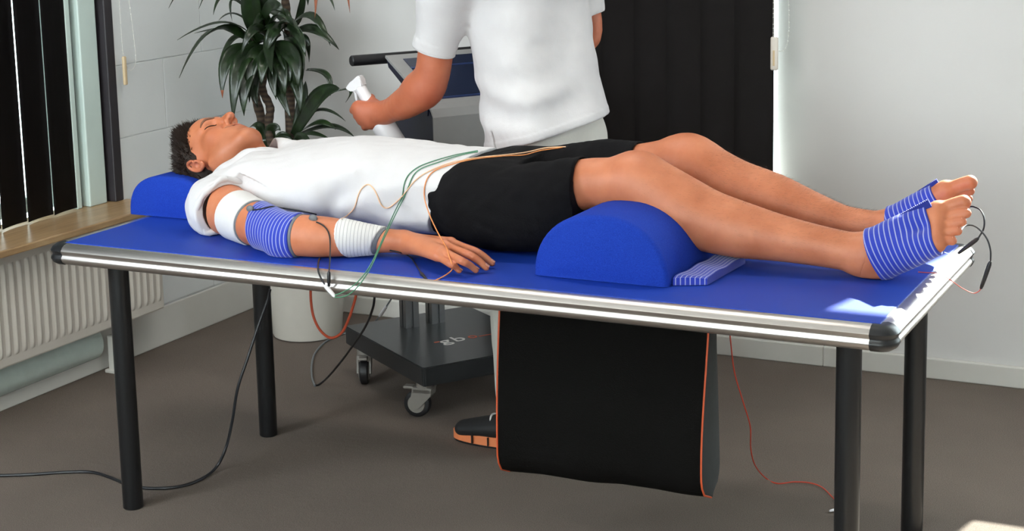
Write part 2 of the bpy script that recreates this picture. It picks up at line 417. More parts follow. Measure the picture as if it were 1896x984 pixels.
# radiator: panel with pressed vertical flutes
RX = -1.695
def radiator():
    r = empty('radiator', (RX, 0, 0.16), 'white panel radiator with vertical flutes under the window sill', 'radiator')
    y0, y1, z0, z1 = -3.0, 0.855, 0.165, 0.505
    bm = bmesh.new(); bx(bm, (XL + 0.035, y0, z0), (RX, y1, z1), 0.006); from_bm('panel', bm, M['radiator'], r)
    bm = bmesh.new(); bx(bm, (XL + 0.030, y0 - 0.003, z1 - 0.005), (RX + 0.004, y1 + 0.003, z1 + 0.012), 0.003); from_bm('top_grille', bm, M['radiator'], r)
    # one flute: a rounded bead that swells out of the panel
    P = 0.0334; n = 7; zs = [z0 + 0.030, z0 + 0.036, z0 + 0.048, z0 + 0.062, z1 - 0.062, z1 - 0.048, z1 - 0.036, z1 - 0.030]; am = [0, .5, .9, 1, 1, .9, .5, 0]
    V = []; Fc = []
    for z, a in zip(zs, am):
        for k in range(n):
            u = -1 + 2 * k / (n - 1); V.append((0.0085 * a * (0.5 + 0.5 * math.cos(math.pi * u)), u * 0.0115 * (1 + 0.25 * (1 - a)), z))
    for i in range(len(zs) - 1):
        for k in range(n - 1): Fc.append((i * n + k, i * n + k + 1, (i + 1) * n + k + 1, (i + 1) * n + k))
    me = bpy.data.meshes.new('flute'); me.from_pydata(V, [], Fc); me.update(); me.materials.append(M['radiator'])
    for p in me.polygons: p.use_smooth = True
    k = 0; y = y1 - 0.028
    while y > -1.2:
        o = bpy.data.objects.new('flute', me); o.location = (RX - 0.0002, y, 0); link(o, r); y -= P; k += 1
    bm = bmesh.new(); cyl(bm, (RX - 0.035, 0.645, 0.118), (RX + 0.005, 0.645, 0.150), 0.016, 0.018, 14); cyl(bm, (RX - 0.03, 0.645, 0.13), (RX - 0.03, 0.645, 0.17), 0.010)
    from_bm('valve', bm, plain('valve_cap', lin(92, 66, 52), 0.5), r, True)
    bm = bmesh.new(); bx(bm, (RX - 0.06, 0.625, 0.0), (RX - 0.025, 0.665, 0.125), 0.005); bx(bm, (RX - 0.068, 0.615, 0.0), (RX - 0.005, 0.685, 0.012), 0.003)
    from_bm('pipe_box', bm, M['trim'], r)
radiator()

# vertical blinds -----------------------------------------------------
def slat_mesh(w, z0, z1, th=0.0016, bow=0.006):
    n = 6; V = []; Fc = []
    for z in (z0, z1):
        for s in (1, -1):
            for k in range(n):
                u = -0.5 + k / (n - 1); V.append((u * w, s * th / 2 + bow * (1 - 4 * u * u), z))
    N = 2 * n
    for s in (0, n):
        for k in range(n - 1): Fc.append((s + k, s + k + 1, N + s + k + 1, N + s + k))
    for a, b in ((0, n), (n - 1, 2 * n - 1)): Fc.append((a, b, N + b, N + a))
    for t in (0, N):
        for k in range(n - 1): Fc.append((t + k, t + k + 1, t + n + k + 1, t + n + k))
    me = bpy.data.meshes.new('slat'); me.from_pydata(V, [], Fc); me.update(); me.materials.append(M['slat'])
    for p in me.polygons: p.use_smooth = True
    return me
rnd = random.Random(4)
bl = empty('vertical_blind', (XL, 0.3, SZ), 'dark grey vertical slat blind with thin light slits at the left window', 'blind')
me = slat_mesh(0.127, SZ + 0.006, 2.22)
bx_ = box('headrail', (XL - 0.052, -4.6, 2.22), (XL - 0.002, 0.61, 2.26), M['frame_white'], bl, 0.004)
y = 0.545; k = 0
# gaps between neighbours leave the slits of daylight seen in the photograph
gaps = [0.0, 0.0, 0.0, 0.012, 0.012]
while y > -4.4:
    o = bpy.data.objects.new('slat', me); o.location = (XL - 0.025, y, 0); o.rotation_euler = (0, 0, math.pi / 2 + rnd.uniform(0.1, 0.24)); link(o, bl)
    y -= 0.115 + (gaps[k] if k < len(gaps) else 0.002); k += 1
bb = empty('vertical_blind', (W2L, YB - 0.07, 0.4), 'dark closed vertical slat blind over the back window behind the standing man', 'blind')
me = slat_mesh(0.127, 0.22, 2.26, bow=0.010)
box('headrail', (W2L - 0.1, YB - 0.10, 2.26), (0.215, YB - 0.05, 2.30), M['frame_white'], bb, 0.004)
x = 0.142; k = 0
while x > W2L - 0.1:
    o = bpy.data.objects.new('slat', me); o.location = (x, YB - 0.075, 0)
    o.rotation_euler = (0, 0, math.pi + (0.04 if k < 2 else rnd.uniform(0.06, 0.3))); link(o, bb)
    x -= 0.112; k += 1
# chain toggles
def toggle(name, c, w, h, d, mat, inset, ax, label, chain):
    r = empty(name, c, label, 'blind control'); c = Vector(c)
    bm = bmesh.new()
    if ax == 'y': bx(bm, (-w / 2, -d / 2, -h / 2), (w / 2, d / 2, h / 2), min(w, d) * 0.42, 3)
    else: bx(bm, (-d / 2, -w / 2, -h / 2), (d / 2, w / 2, h / 2), min(w, d) * 0.42, 3)
    for v in bm.verts: v.co += c
    from_bm('handle', bm, mat, r, True)
    if inset:
        bm = bmesh.new(); bx(bm, (c.x - w * .14, c.y - d / 2 - 0.0015, c.z - h * .36), (c.x + w * .14, c.y - d / 2 + 0.002, c.z + h * .1), 0.001); from_bm('insert', bm, M['beige_plastic'], r)
    for pts in chain:
        bm = bmesh.new(); cur = catmull(pts, 12); acc = 0; last = cur[0]
        beads = [cur[0]]
        for p in cur[1:]:
            acc += (p - last).length; last = p
            if acc >= 0.011: beads.append(p); acc = 0
        for p in beads: bmesh.ops.create_icosphere(bm, subdivisions=1, radius=0.0022, matrix=Matrix.Translation(p))
        tube_bm(bm, cur, 0.0007, 5); from_bm('bead_chain', bm, M['bead'], r, True)
c = atY(1440, 96, YB - 0.085); c = Vector((0.219, YB - 0.112, 1.010))
toggle('blind_toggle', c, 0.024, 0.104, 0.014, M['cream_plastic'], True, 'y', 'cream chain weight hanging at the edge of the back blind',
       [[(c.x - 0.004, c.y, c.z + 0.045), (c.x - 0.004, c.y, 1.3), (c.x - 0.004, c.y, 2.26)],
        [(c.x + 0.004, c.y, c.z + 0.01), (c.x + 0.030, c.y, c.z + 0.012), (c.x + 0.043, c.y, c.z + 0.05), (c.x + 0.044, c.y, c.z + 0.15), (c.x + 0.03, c.y, 1.5), (c.x + 0.006, c.y, 2.26)]])
c = Vector((XL + 0.03, 0.815, 0.945)); c = atX(231, 131, XL + 0.03)
toggle('blind_toggle', c, 0.016, 0.094, 0.010, M['beige_plastic'], False, 'x', 'beige chain weight hanging beside the left window frame',
       [[c + Vector((0, -0.002, 0.04)), c + Vector((0, -0.006, 0.2)), c + Vector((0, -0.01, 1.3))],
        [c + Vector((0, 0.004, 0.02)), c + Vector((0, 0.03, -0.002)), c + Vector((0, 0.058, 0.03)), c + Vector((0, 0.05, 0.16)), c + Vector((0, 0.02, 0.5)), c + Vector((0, 0.0, 1.3))]])
# unseen ceiling lamps added to brighten the walls (above the picture)
def fill_lamp(x, y, nm):
    r = empty('fill_lamp', (x, y, ZC), nm, 'fill lamp')
    box('housing', (x - 0.62, y - 0.16, ZC - 0.06), (x + 0.62, y + 0.16, ZC), M['frame_white'], r, 0.004)
    t = NT('fill_diffuser'); t.set(Roughness=0.5); t.b.inputs['Base Color'].default_value = (0.9, 0.9, 0.88, 1); t.b.inputs['Emission Color'].default_value = (1, 0.95, 0.88, 1); t.b.inputs['Emission Strength'].default_value = 2.0
    box('diffuser', (x - 0.59, y - 0.13, ZC - 0.066), (x + 0.59, y + 0.13, ZC - 0.058), t.m, r)
    l = light('fill_light', 'AREA', 13, (1.0, 0.95, 0.88), (x, y, ZC - 0.07), (0, 0, -1), 1.16, 0.24); l.parent = r; l.matrix_parent_inverse = r.matrix_world.inverted()
fill_lamp(-0.2, 0.2, 'unseen white fill lamp added above the treatment table')
fill_lamp(-0.2, -2.4, 'unseen white fill lamp added towards the front wall')
# ============================================================ treatment table
TX, TY, TZ = 1.005, 0.368, 0.70
RAIL = [(0.0, -0.002), (0.010, 0.0), (0.020, -0.0025), (0.029, -0.008), (0.0345, -0.0155), (0.0335, -0.0195), (0.0300, -0.0235), (0.0300, -0.0275), (0.0335, -0.0315),
        (0.0345, -0.036), (0.030, -0.0445), (0.021, -0.0500), (0.0, -0.0510)]
def table():
    r = empty('treatment_table', (0, 0, 0), 'blue treatment table with aluminium rim and four black tube legs', 'table')
    bm = bmesh.new(); bx(bm, (-TX, -TY, TZ - 0.03), (TX, TY, TZ), 0.002); from_bm('tabletop', bm, M['blue_vinyl'], r)
    bm = bmesh.new(); bx(bm, (-TX + 0.03, -TY + 0.03, TZ - 0.05), (TX - 0.03, TY - 0.03, TZ - 0.031)); from_bm('under_board', bm, M['black_plastic'], r)
    S = 0.014
    def rail(p0, p1, out):
        bm = bmesh.new(); out = Vector(out); n = len(RAIL)
        prism(bm, RAIL, 0, 1, lambda u, v, d: Vector(p0).lerp(Vector(p1), d) + out * u + Vector((0, 0, TZ + v)))
        o = from_bm('rail', bm, M['alu'], r)
        for p in o.data.polygons: p.use_smooth = len(p.vertices) == 4
        o.data.set_sharp_from_angle(angle=math.radians(50))
        # brushed direction runs along local X of the material
        return o
    rail((-TX + S, -TY, 0), (TX - S, -TY, 0), (0, -1, 0)); rail((-TX + S, TY, 0), (TX - S, TY, 0), (0, 1, 0))
    rail((-TX, -TY + S, 0), (-TX, TY - S, 0), (-1, 0, 0)); rail((TX, -TY + S, 0), (TX, TY - S, 0), (1, 0, 0))
    for sx in (-1, 1):
        for sy in (-1, 1):
            bm = bmesh.new(); st = []
            c = Vector((sx * TX, sy * TY, TZ)); e = 1.035
            st.append((c + Vector((-sx * S, 0, 0)), Vector((0, sy, 0))))
            for i in range(11):
                a = math.pi / 2 * i / 10; st.append((c, Vector((sx * math.sin(a), sy * math.cos(a), 0))))
            st.append((c + Vector((0, -sy * S, 0)), Vector((sx, 0, 0))))
            rings = [[bm.verts.new(p + d * (u * e + (0.0005 if u else 0)) + Vector((0, 0, v * e + 0.0006))) for u, v in RAIL] for p, d in st]
            for a, b in zip(rings, rings[1:]):
                for k in range(len(RAIL) - 1): bm.faces.new((a[k], a[k + 1], b[k + 1], b[k]))
            bm.faces.new(rings[0]); bm.faces.new(rings[-1][::-1])
            bmesh.ops.remove_doubles(bm, verts=bm.verts, dist=0.0002)
            o = from_bm('corner_cap', bm, M['black_plastic'], r, True)
    for lx in (-0.913, 0.9235):
        for ly in (-0.288, 0.312):
            bm = bmesh.new(); cyl(bm, (lx, ly, 0.0), (lx, ly, TZ - 0.05), 0.0255, n=32, bev=0.0025)
            o = from_bm('leg', bm, M['black_leg'], r, True)
            bm = bmesh.new(); cyl(bm, (lx, ly, TZ - 0.062), (lx, ly, TZ - 0.05), 0.042, n=28, bev=0.002); from_bm('leg_flange', bm, M['black_leg'], o, True)
    return r
table()

def d_bolster(name, cx, y0, y1, w, h, mat, label, cat, flat=0.0, bulge=0.012, z0=TZ + 0.001, lean=0.0, sq=1.0):
    """half-round upholstered bolster: D section along Y with soft, slightly bulged ends"""
    bm = bmesh.new(); n = 28; rings = []
    prof = []
    for i in range(n + 1):
        a = math.pi * i / n
        x = -math.copysign(abs(math.cos(a)) ** sq, math.cos(a)); z = math.sin(a) ** sq
        prof.append((x * w / 2, z * h))
    def soft(s):       # end rounding: shrink factor
        return s
    ys = []
    R = 0.014
    L = y1 - y0
    for k in range(5):
        a = math.pi / 2 * k / 4; ys.append((y0 + R - R * math.sin(a) if False else y0 + R * (1 - math.sin(a)), 1))
    stations = []
    for k in range(5):
        a = math.pi / 2 * k / 4; stations.append((y0 + R * (1 - math.cos(math.pi / 2 - a)) if False else y0 + R * (1 - math.sin(a)), R * (1 - math.cos(a))))
    stations = [(y0 + R * (1 - math.cos(t)), R * (1 - math.sin(t))) for t in [math.pi / 2 * k / 4 for k in range(5)]]
    st = stations + [(y0 + L * q, 0.0) for q in (0.2, 0.4, 0.6, 0.8)] + [(y0 + y1 - y, s) for y, s in reversed(stations)]
    for y, s in st:
        ring = []
        for x, z in prof:
            L0 = math.hypot(x, z); f = (L0 - s) / L0 if L0 else 1
            ring.append(bm.verts.new((cx + x * f + lean * z, y, z0 + max(z * f, 0.0))))
        # bottom: slight inset corners
        rings.append(ring)
    for a, b in zip(rings, rings[1:]):
        m = len(a)
        for k in range(m): bm.faces.new((a[k], a[(k + 1) % m], b[(k + 1) % m], b[k]))
    # end faces: fan through an inner ring that bulges outwards
    for ring, sgn in ((rings[0], -1), (rings[-1], 1)):
        m = len(ring); cen = Vector((cx, ring[0].co.y, z0 + h * 0.42)); prev = ring
        for f, bl_ in ((0.72, 0.6), (0.4, 0.92)):
            nr = [bm.verts.new(cen + (v.co - cen) * f + Vector((0, sgn * bulge * bl_, 0))) for v in ring]
            for k in range(m): bm.faces.new((prev[k], nr[k], nr[(k + 1) % m], prev[(k + 1) % m]))
            prev = nr
        cv = bm.verts.new(cen + Vector((0, sgn * bulge, 0)))
        for k in range(m): bm.faces.new((prev[k], cv, prev[(k + 1) % m]))
    o = from_bm(name, bm, mat, None, True)
    return tag(o, label, cat)
# ============================================================ signed-distance modelling of bodies and cloth
class Field:
    def __init__(s, lo, hi, h):
        s.lo = np.array(lo, float); s.h = h
        s.n = np.ceil((np.array(hi, float) - s.lo) / h).astype(int) + 1
        s.D = np.full(tuple(s.n), 0.5, np.float32)
        s.ax = [(s.lo[i] + h * np.arange(s.n[i])).astype(np.float32) for i in range(3)]
    def region(s, lo, hi):
        a = [max(0, int(math.floor((lo[i] - s.lo[i]) / s.h))) for i in range(3)]
        b = [min(int(s.n[i]), int(math.ceil((hi[i] - s.lo[i]) / s.h)) + 1) for i in range(3)]
        if any(b[i] <= a[i] for i in range(3)): return None
        return tuple(slice(a[i], b[i]) for i in range(3))
    def grid(s, sl):
        return (s.ax[0][sl[0]][:, None, None], s.ax[1][sl[1]][None, :, None], s.ax[2][sl[2]][None, None, :])
    def full(s): return s.grid((slice(None),) * 3)
    def smin(s, sl, d, k):
        a = s.D[sl]
        if k <= 0: s.D[sl] = np.minimum(a, d)
        else:
            h = np.maximum(k - np.abs(a - d), 0) / k
            s.D[sl] = np.minimum(a, d) - h * h * k * 0.25
    def smax(s, sl, d, k):
        a = s.D[sl]
        if k <= 0: s.D[sl] = np.maximum(a, d)
        else:
            h = np.maximum(k - np.abs(a - d), 0) / k
            s.D[sl] = np.maximum(a, d) + h * h * k * 0.25
    # tapered elliptical tube through points; each r is a number or (r_side, r_up)
    def tube(s, pts, rad, k=0.02, up=(0, 0, 1), sub=5, neg=False, kin=0.0):
        P = [Vector(p) for p in pts]
        R = [Vector((r, r, 0)) if not isinstance(r, (tuple, list)) else Vector((r[0], r[1], 0)) for r in rad]
        if sub > 1 and len(P) > 2: P = catmull(P, sub); R = catmull(R, sub)
        mr = max(max(r.x, r.y) for r in R) + k + 0.012
        lo = [min(p[i] for p in P) - mr for i in range(3)]; hi = [max(p[i] for p in P) + mr for i in range(3)]
        sl = s.region(lo, hi)
        if sl is None: return
        T = np.full(s.D[sl].shape, 0.5, np.float32)
        sub_f = Field.__new__(Field); sub_f.h = s.h; sub_f.D = T
        sub_f.lo = np.array([s.ax[i][sl[i]][0] for i in range(3)]); sub_f.ax = [s.ax[i][sl[i]] for i in range(3)]; sub_f.n = np.array(T.shape)
        upv = np.array(up, float)
        for i in range(len(P) - 1):
            a, b = np.array(P[i]), np.array(P[i + 1]); ra, rb = R[i], R[i + 1]
            d = b - a; L = np.linalg.norm(d)
            if L < 1e-6: continue
            t = d / L; v = upv - t * (upv @ t); nv = np.linalg.norm(v)
            v = v / nv if nv > 1e-3 else np.array(Vector(t).orthogonal().normalized()); u = np.cross(v, t)
            m2 = max(ra.x, ra.y, rb.x, rb.y) + k + 0.012
            q = sub_f.region(np.minimum(a, b) - m2, np.maximum(a, b) + m2)
            if q is None: continue
            X, Y, Z = sub_f.grid(q)
            x, y, z = X - a[0], Y - a[1], Z - a[2]
            st = x * t[0] + y * t[1] + z * t[2]; su = x * u[0] + y * u[1] + z * u[2]; sv = x * v[0] + y * v[1] + z * v[2]
            c = np.clip(st / L, 0, 1); ru = ra.x + (rb.x - ra.x) * c; rv = ra.y + (rb.y - ra.y) * c
            ov = st - c * L; rm = 0.5 * (ru + rv)
            ln = np.sqrt(su * su + sv * sv + ov * ov) + 1e-6
            qq = np.sqrt((su / ru) ** 2 + (sv / rv) ** 2 + (ov / rm) ** 2) + 1e-6
            sub_f.D[q] = np.minimum(sub_f.D[q], ln * (1 - 1 / qq)) if kin <= 0 else sub_f.D[q]
        if neg: s.smax(sl, -T, k)
        else: s.smin(sl, T, k)
    def ell(s, c, r, k=0.02, mtx=None, neg=False):
        c = np.array(c, float); r = (r, r, r) if not isinstance(r, (tuple, list)) else r
        Rm = np.eye(3) if mtx is None else np.array(mtx)      # rows: local axes in world
        mr = max(r) + k + 0.012
        sl = s.region(c - mr, c + mr)
        if sl is None: return
        X, Y, Z = s.grid(sl); x, y, z = X - c[0], Y - c[1], Z - c[2]
        a = x * Rm[0][0] + y * Rm[0][1] + z * Rm[0][2]; b = x * Rm[1][0] + y * Rm[1][1] + z * Rm[1][2]; d = x * Rm[2][0] + y * Rm[2][1] + z * Rm[2][2]
        ln = np.sqrt(x * x + y * y + z * z) + 1e-6
        qq = np.sqrt((a / r[0]) ** 2 + (b / r[1]) ** 2 + (d / r[2]) ** 2) + 1e-6
        dd = ln * (1 - 1 / qq)
        if neg: s.smax(sl, -dd, k)
        else: s.smin(sl, dd, k)
    # lofted superellipse body along axis 0 or 2: rows (s, c1, c2, r1, r2, n) with c1/r1 on the next axis, c2/r2 on the remaining one
    def loft(s, axis, rows, k=0.03, shear=None):
        rows = np.array(rows, float); A = [Vector(r[:3]) for r in rows]; B = [Vector(r[3:6]) for r in rows]
        A = np.array(catmull(A, 8)); B = np.array(catmull(B, 8)); o1, o2 = ((1, 2), None, (0, 1))[axis]
        S = s.ax[axis]; lo, hi = A[0, 0], A[-1, 0]
        m = 0.05 + k
        L = [0, 0, 0]; H = [0, 0, 0]
        L[axis], H[axis] = lo - m, hi + m
        L[o1], H[o1] = (A[:, 1] - B[:, 0]).min() - m, (A[:, 1] + B[:, 0]).max() + m
        L[o2], H[o2] = (A[:, 2] - B[:, 1]).min() - m, (A[:, 2] + B[:, 1]).max() + m
        sl = s.region(L, H); G = s.grid(sl)
        sv = s.ax[axis][sl[axis]]; sh = [1, 1, 1]; sh[axis] = -1
        I = lambda col: np.interp(sv, A[:, 0], col).reshape(sh).astype(np.float32)
        c1, c2, r1, r2, nn = I(A[:, 1]), I(A[:, 2]), I(B[:, 0]), I(B[:, 1]), I(B[:, 2])
        u, v = G[o1] - c1, G[o2] - c2
        q = (np.abs(u / r1) ** nn + np.abs(v / r2) ** nn) ** (1 / nn) + 1e-6
        ln = np.sqrt(u * u + v * v) + 1e-6
        d = ln * (1 - 1 / q)
        e = np.maximum(lo - G[axis], G[axis] - hi)
        s.smin(sl, np.maximum(d, e), k)
    def plane(s, p, n, k=0.0):           # keep the side with (x-p).n < 0
        n = np.array(n, float); n /= np.linalg.norm(n); X, Y, Z = s.full()
        d = (X - p[0]) * n[0] + (Y - p[1]) * n[1] + (Z - p[2]) * n[2]
        s.smax((slice(None),) * 3, d.astype(np.float32), k)
    def wrinkle(s, amp, freq, seed=0, n=5):
        r = np.random.RandomState(seed); X, Y, Z = s.full()
        band = np.abs(s.D) < 0.03
        acc = np.zeros_like(s.D)
        for i in range(n):
            w = r.randn(3); w /= np.linalg.norm(w); f = freq * (0.6 + r.rand() * 1.2); ph = r.rand(3) * 6.28
            acc += np.sin(f * (w[0] * X + w[1] * Y + w[2] * Z) + ph[0] + 1.3 * np.sin(f * 0.6 * (w[1] * X + w[2] * Y - w[0] * Z) + ph[1])) / n
        s.D[band] += (amp * acc)[band]
    def copy(s):
        c = Field.__new__(Field); c.lo = s.lo; c.h = s.h; c.n = s.n; c.ax = s.ax; c.D = s.D.copy(); return c
    # naive surface nets
    def mesh(s):
        D = s.D.copy(); D[0] = D[-1] = 0.5; D[:, 0] = D[:, -1] = 0.5; D[:, :, 0] = D[:, :, -1] = 0.5
        S = D < 0
        n0, n1, n2 = S.shape
        cnt = np.zeros((n0 - 1, n1 - 1, n2 - 1), np.uint8)
        offs = [(i, j, k) for i in (0, 1) for j in (0, 1) for k in (0, 1)]
        for i, j, k in offs: cnt += S[i:n0 - 1 + i, j:n1 - 1 + j, k:n2 - 1 + k]
        act = np.argwhere((cnt > 0) & (cnt < 8)); m = len(act)
        idx = np.full(cnt.shape, -1, np.int32); idx[act[:, 0], act[:, 1], act[:, 2]] = np.arange(m)
        acc = np.zeros((m, 3)); num = np.zeros(m)
        val = {o: D[act[:, 0] + o[0], act[:, 1] + o[1], act[:, 2] + o[2]].astype(np.float64) for o in offs}
        for a in offs:
            for ax in range(3):
                if a[ax] == 0:
                    b = list(a); b[ax] = 1; b = tuple(b); va, vb = val[a], val[b]; cr = (va < 0) != (vb < 0)
                    t = np.where(cr, va / np.where(cr, va - vb, 1), 0); p = np.tile(np.array(a, float), (m, 1)); p[:, ax] = t
                    acc += np.where(cr[:, None], p, 0); num += cr
        V = (act + acc / num[:, None]) * s.h + s.lo
        Q = []
        for ax in range(3):
            o = [0, 0, 0]; o[ax] = 1
            A = S[:n0 - o[0], :n1 - o[1], :n2 - o[2]]; B = S[o[0]:, o[1]:, o[2]:]
            e = np.argwhere(A != B); a1, a2 = (ax + 1) % 3, (ax + 2) % 3
            ok = (e[:, a1] > 0) & (e[:, a2] > 0) & (e[:, a1] < S.shape[a1] - 1) & (e[:, a2] < S.shape[a2] - 1); e = e[ok]
            def cell(d1, d2):
                c = e.copy(); c[:, a1] -= d1; c[:, a2] -= d2; return idx[c[:, 0], c[:, 1], c[:, 2]]
            q = np.stack([cell(1, 1), cell(0, 1), cell(0, 0), cell(1, 0)], 1)
            ins = A[e[:, 0], e[:, 1], e[:, 2]]
            q[~ins] = q[~ins][:, ::-1]
            Q.append(q)
        Q = np.concatenate(Q); Q = Q[(Q >= 0).all(1)]
        return V, Q
def np_mesh(name, parts, mat, parent=None, smooth_it=0):
    """parts: list of (V, Q); joined into one mesh object"""
    Vs, Qs, off = [], [], 0
    for V, Q in parts: Vs.append(V); Qs.append(Q + off); off += len(V)
    V = np.concatenate(Vs); Q = np.concatenate(Qs).astype(np.int32)
    for _ in range(smooth_it):
        acc = np.zeros_like(V); num = np.zeros(len(V))
        for a, b in ((0, 1), (1, 2), (2, 3), (3, 0)):
            np.add.at(acc, Q[:, a], V[Q[:, b]]); np.add.at(num, Q[:, a], 1); np.add.at(acc, Q[:, b], V[Q[:, a]]); np.add.at(num, Q[:, b], 1)
        V = 0.5 * V + 0.5 * acc / np.maximum(num, 1)[:, None]
    me = bpy.data.meshes.new(name); me.vertices.add(len(V)); me.vertices.foreach_set('co', V.astype(np.float32).ravel())
    me.loops.add(len(Q) * 4); me.loops.foreach_set('vertex_index', Q.ravel())
    me.polygons.add(len(Q)); me.polygons.foreach_set('loop_start', np.arange(0, len(Q) * 4, 4, dtype=np.int32))
    me.polygons.foreach_set('use_smooth', np.ones(len(Q), bool)); me.update(calc_edges=True); me.validate()
    me.materials.append(mat)
    o = bpy.data.objects.new(name, me); link(o, parent); return o, V
def set_attr(o, name, vals):
    at = o.data.attributes.new(name, 'FLOAT', 'POINT'); at.data.foreach_set('value', np.asarray(vals, np.float32))
def strap_mesh(name, body, p0, p1, thick, mat, lines, lo=None, hi=None, n0=None, n1=None, h=0.002, parent=None, build=None):
    """elastic strap: the body's surface swollen by `thick` between two planes; 'across' runs from p0 to p1 for the stripes"""
    p0, p1 = np.array(p0), np.array(p1); d = p1 - p0; L = np.linalg.norm(d); t = d / L
    n0 = t if n0 is None else np.array(n0) / np.linalg.norm(n0); n1 = t if n1 is None else np.array(n1) / np.linalg.norm(n1)
    mid = (p0 + p1) / 2; R = L / 2 + 0.09
    f = Field(mid - R, mid + R, h); build(f)
    f.D -= thick; f.plane(p0, -n0, 0.002); f.plane(p1, n1, 0.002)
    f.plane((0, 0, TZ + 0.0012), (0, 0, -1))
    o, V = np_mesh(name, [f.mesh()], mat, parent)
    # keep only the largest part near the axis
    set_attr(o, 'across', ((V - p0) @ t) / L * lines)
    return o
def head_frame(origin, right, face, crown):
    o = np.array(origin, float); Rm = np.stack([np.array(v, float) / np.linalg.norm(v) for v in (right, face, crown)])
    return o, Rm
def build_head(F, o, Rm, stage='all'):
    w = lambda a, b, c: o + a * Rm[0] + b * Rm[1] + c * Rm[2]
    E = lambda c, r, k, neg=False, m=None: F.ell(w(*c), r, k, Rm if m is None else m, neg)
    E((0, -0.014, 0.036), (0.075, 0.096, 0.082), 0.0)
    E((0, 0.043, 0.050), (0.060, 0.053, 0.052), 0.03)
    E((0, 0.030, -0.030), (0.058, 0.060, 0.076), 0.03)
    for s in (-1, 1):
        F.tube([w(s * 0.056, -0.002, -0.050), w(s * 0.048, 0.030, -0.082), w(s * 0.020, 0.068, -0.109)], [0.016, 0.017, 0.017], 0.03)
        E((s * 0.044, 0.052, -0.018), (0.020, 0.024, 0.018), 0.025)
        F.tube([w(s * 0.046, 0.066, 0.026), w(s * 0.026, 0.083, 0.032), w(s * 0.006, 0.088, 0.026)], [0.008, 0.010, 0.009], 0.018)
        E((s * 0.032, 0.050, -0.050), (0.022, 0.030, 0.030), 0.03)
    E((0, 0.074, -0.109), (0.022, 0.019, 0.018), 0.025)
    E((0, 0.074, -0.066), (0.032, 0.018, 0.024), 0.025)
    for s in (-1, 1): E((s * 0.031, 0.096, 0.012), (0.017, 0.018, 0.011), 0.014, True)
    for s in (-1, 1): E((s * 0.031, 0.0715, 0.011), (0.0165, 0.0135, 0.0125), 0.005)
    # nose
    F.tube([w(0, 0.084, 0.026), w(0, 0.096, 0.004), w(0, 0.110, -0.018), w(0, 0.113, -0.027)], [0.0085, 0.0085, 0.0105, 0.0120], 0.014, up=Rm[1])
    for s in (-1, 1): E((s * 0.0125, 0.098, -0.030), (0.0085, 0.0115, 0.0085), 0.008)
    for s in (-1, 1): E((s * 0.0072, 0.104, -0.0385), (0.0046, 0.0066, 0.0052), 0.002, True)
    # lips, philtrum, mouth line
    F.tube([w(-0.026, 0.073, -0.057), w(-0.012, 0.0885, -0.0555), w(0, 0.0915, -0.0565), w(0.012, 0.0885, -0.0555), w(0.026, 0.073, -0.057)], [0.004, 0.0060, 0.0058, 0.0060, 0.004], 0.008, up=Rm[2])
    F.tube([w(-0.024, 0.073, -0.061), w(-0.010, 0.087, -0.0695), w(0, 0.0895, -0.0705), w(0.010, 0.087, -0.0695), w(0.024, 0.073, -0.061)], [0.004, 0.0066, 0.0072, 0.0066, 0.004], 0.008, up=Rm[2])
    F.tube([w(-0.036, 0.066, -0.0545), w(-0.026, 0.0790, -0.0595), w(0, 0.0975, -0.0632), w(0.026, 0.0790, -0.0595), w(0.036, 0.066, -0.0545)], [0.0030, 0.0036, 0.0038, 0.0036, 0.0030], 0.002, up=Rm[2], neg=True)
    E((0, 0.099, -0.087), (0.022, 0.008, 0.006), 0.012, True)
    # smile folds
    for s in (-1, 1): F.tube([w(s * 0.021, 0.093, -0.030), w(s * 0.033, 0.083, -0.046), w(s * 0.037, 0.073, -0.062)], [0.0016, 0.0020, 0.0016], 0.008, neg=True)
    # ears
    for s in (-1, 1):
        tilt = 0.20
        u = Rm[2] * math.cos(tilt) - Rm[1] * math.sin(tilt); fw = Rm[1] * math.cos(tilt) + Rm[2] * math.sin(tilt); ot = Rm[0] * s
        ot2 = ot * 0.88 - fw * 0.46; fw2 = fw * 0.88 + ot * 0.46
        c = w(s * 0.075, -0.014, -0.008)
        F.ell(c + ot2 * 0.006, (0.0055, 0.0150, 0.0290), 0.008, np.stack([ot2, fw2, u]))
        pts = [c + ot2 * 0.011 + fw2 * (0.0150 * math.cos(a)) + u * (0.003 + 0.029 * math.sin(a)) for a in [math.radians(x) for x in (20, 60, 100, 140, 180, 220, 255)]]
        F.tube(pts, [0.0040, 0.0046, 0.0048, 0.0048, 0.0045, 0.0042, 0.0046], 0.004)
        F.ell(c + ot2 * 0.009 - u * 0.026 + fw2 * 0.004, (0.0050, 0.0090, 0.0085), 0.006, np.stack([ot2, fw2, u]))
        F.ell(c + ot2 * 0.010 + fw2 * 0.012 - u * 0.004, 0.0048, 0.004)                    # tragus
        F.ell(c + ot2 * 0.013 + fw2 * 0.002 - u * 0.005, (0.0075, 0.0085, 0.0110), 0.004, np.stack([ot2, fw2, u]), True)
        F.ell(c + ot2 * 0.0135 + fw2 * 0.000 + u * 0.013, (0.0045, 0.0085, 0.0075), 0.004, np.stack([ot2, fw2, u]), True)
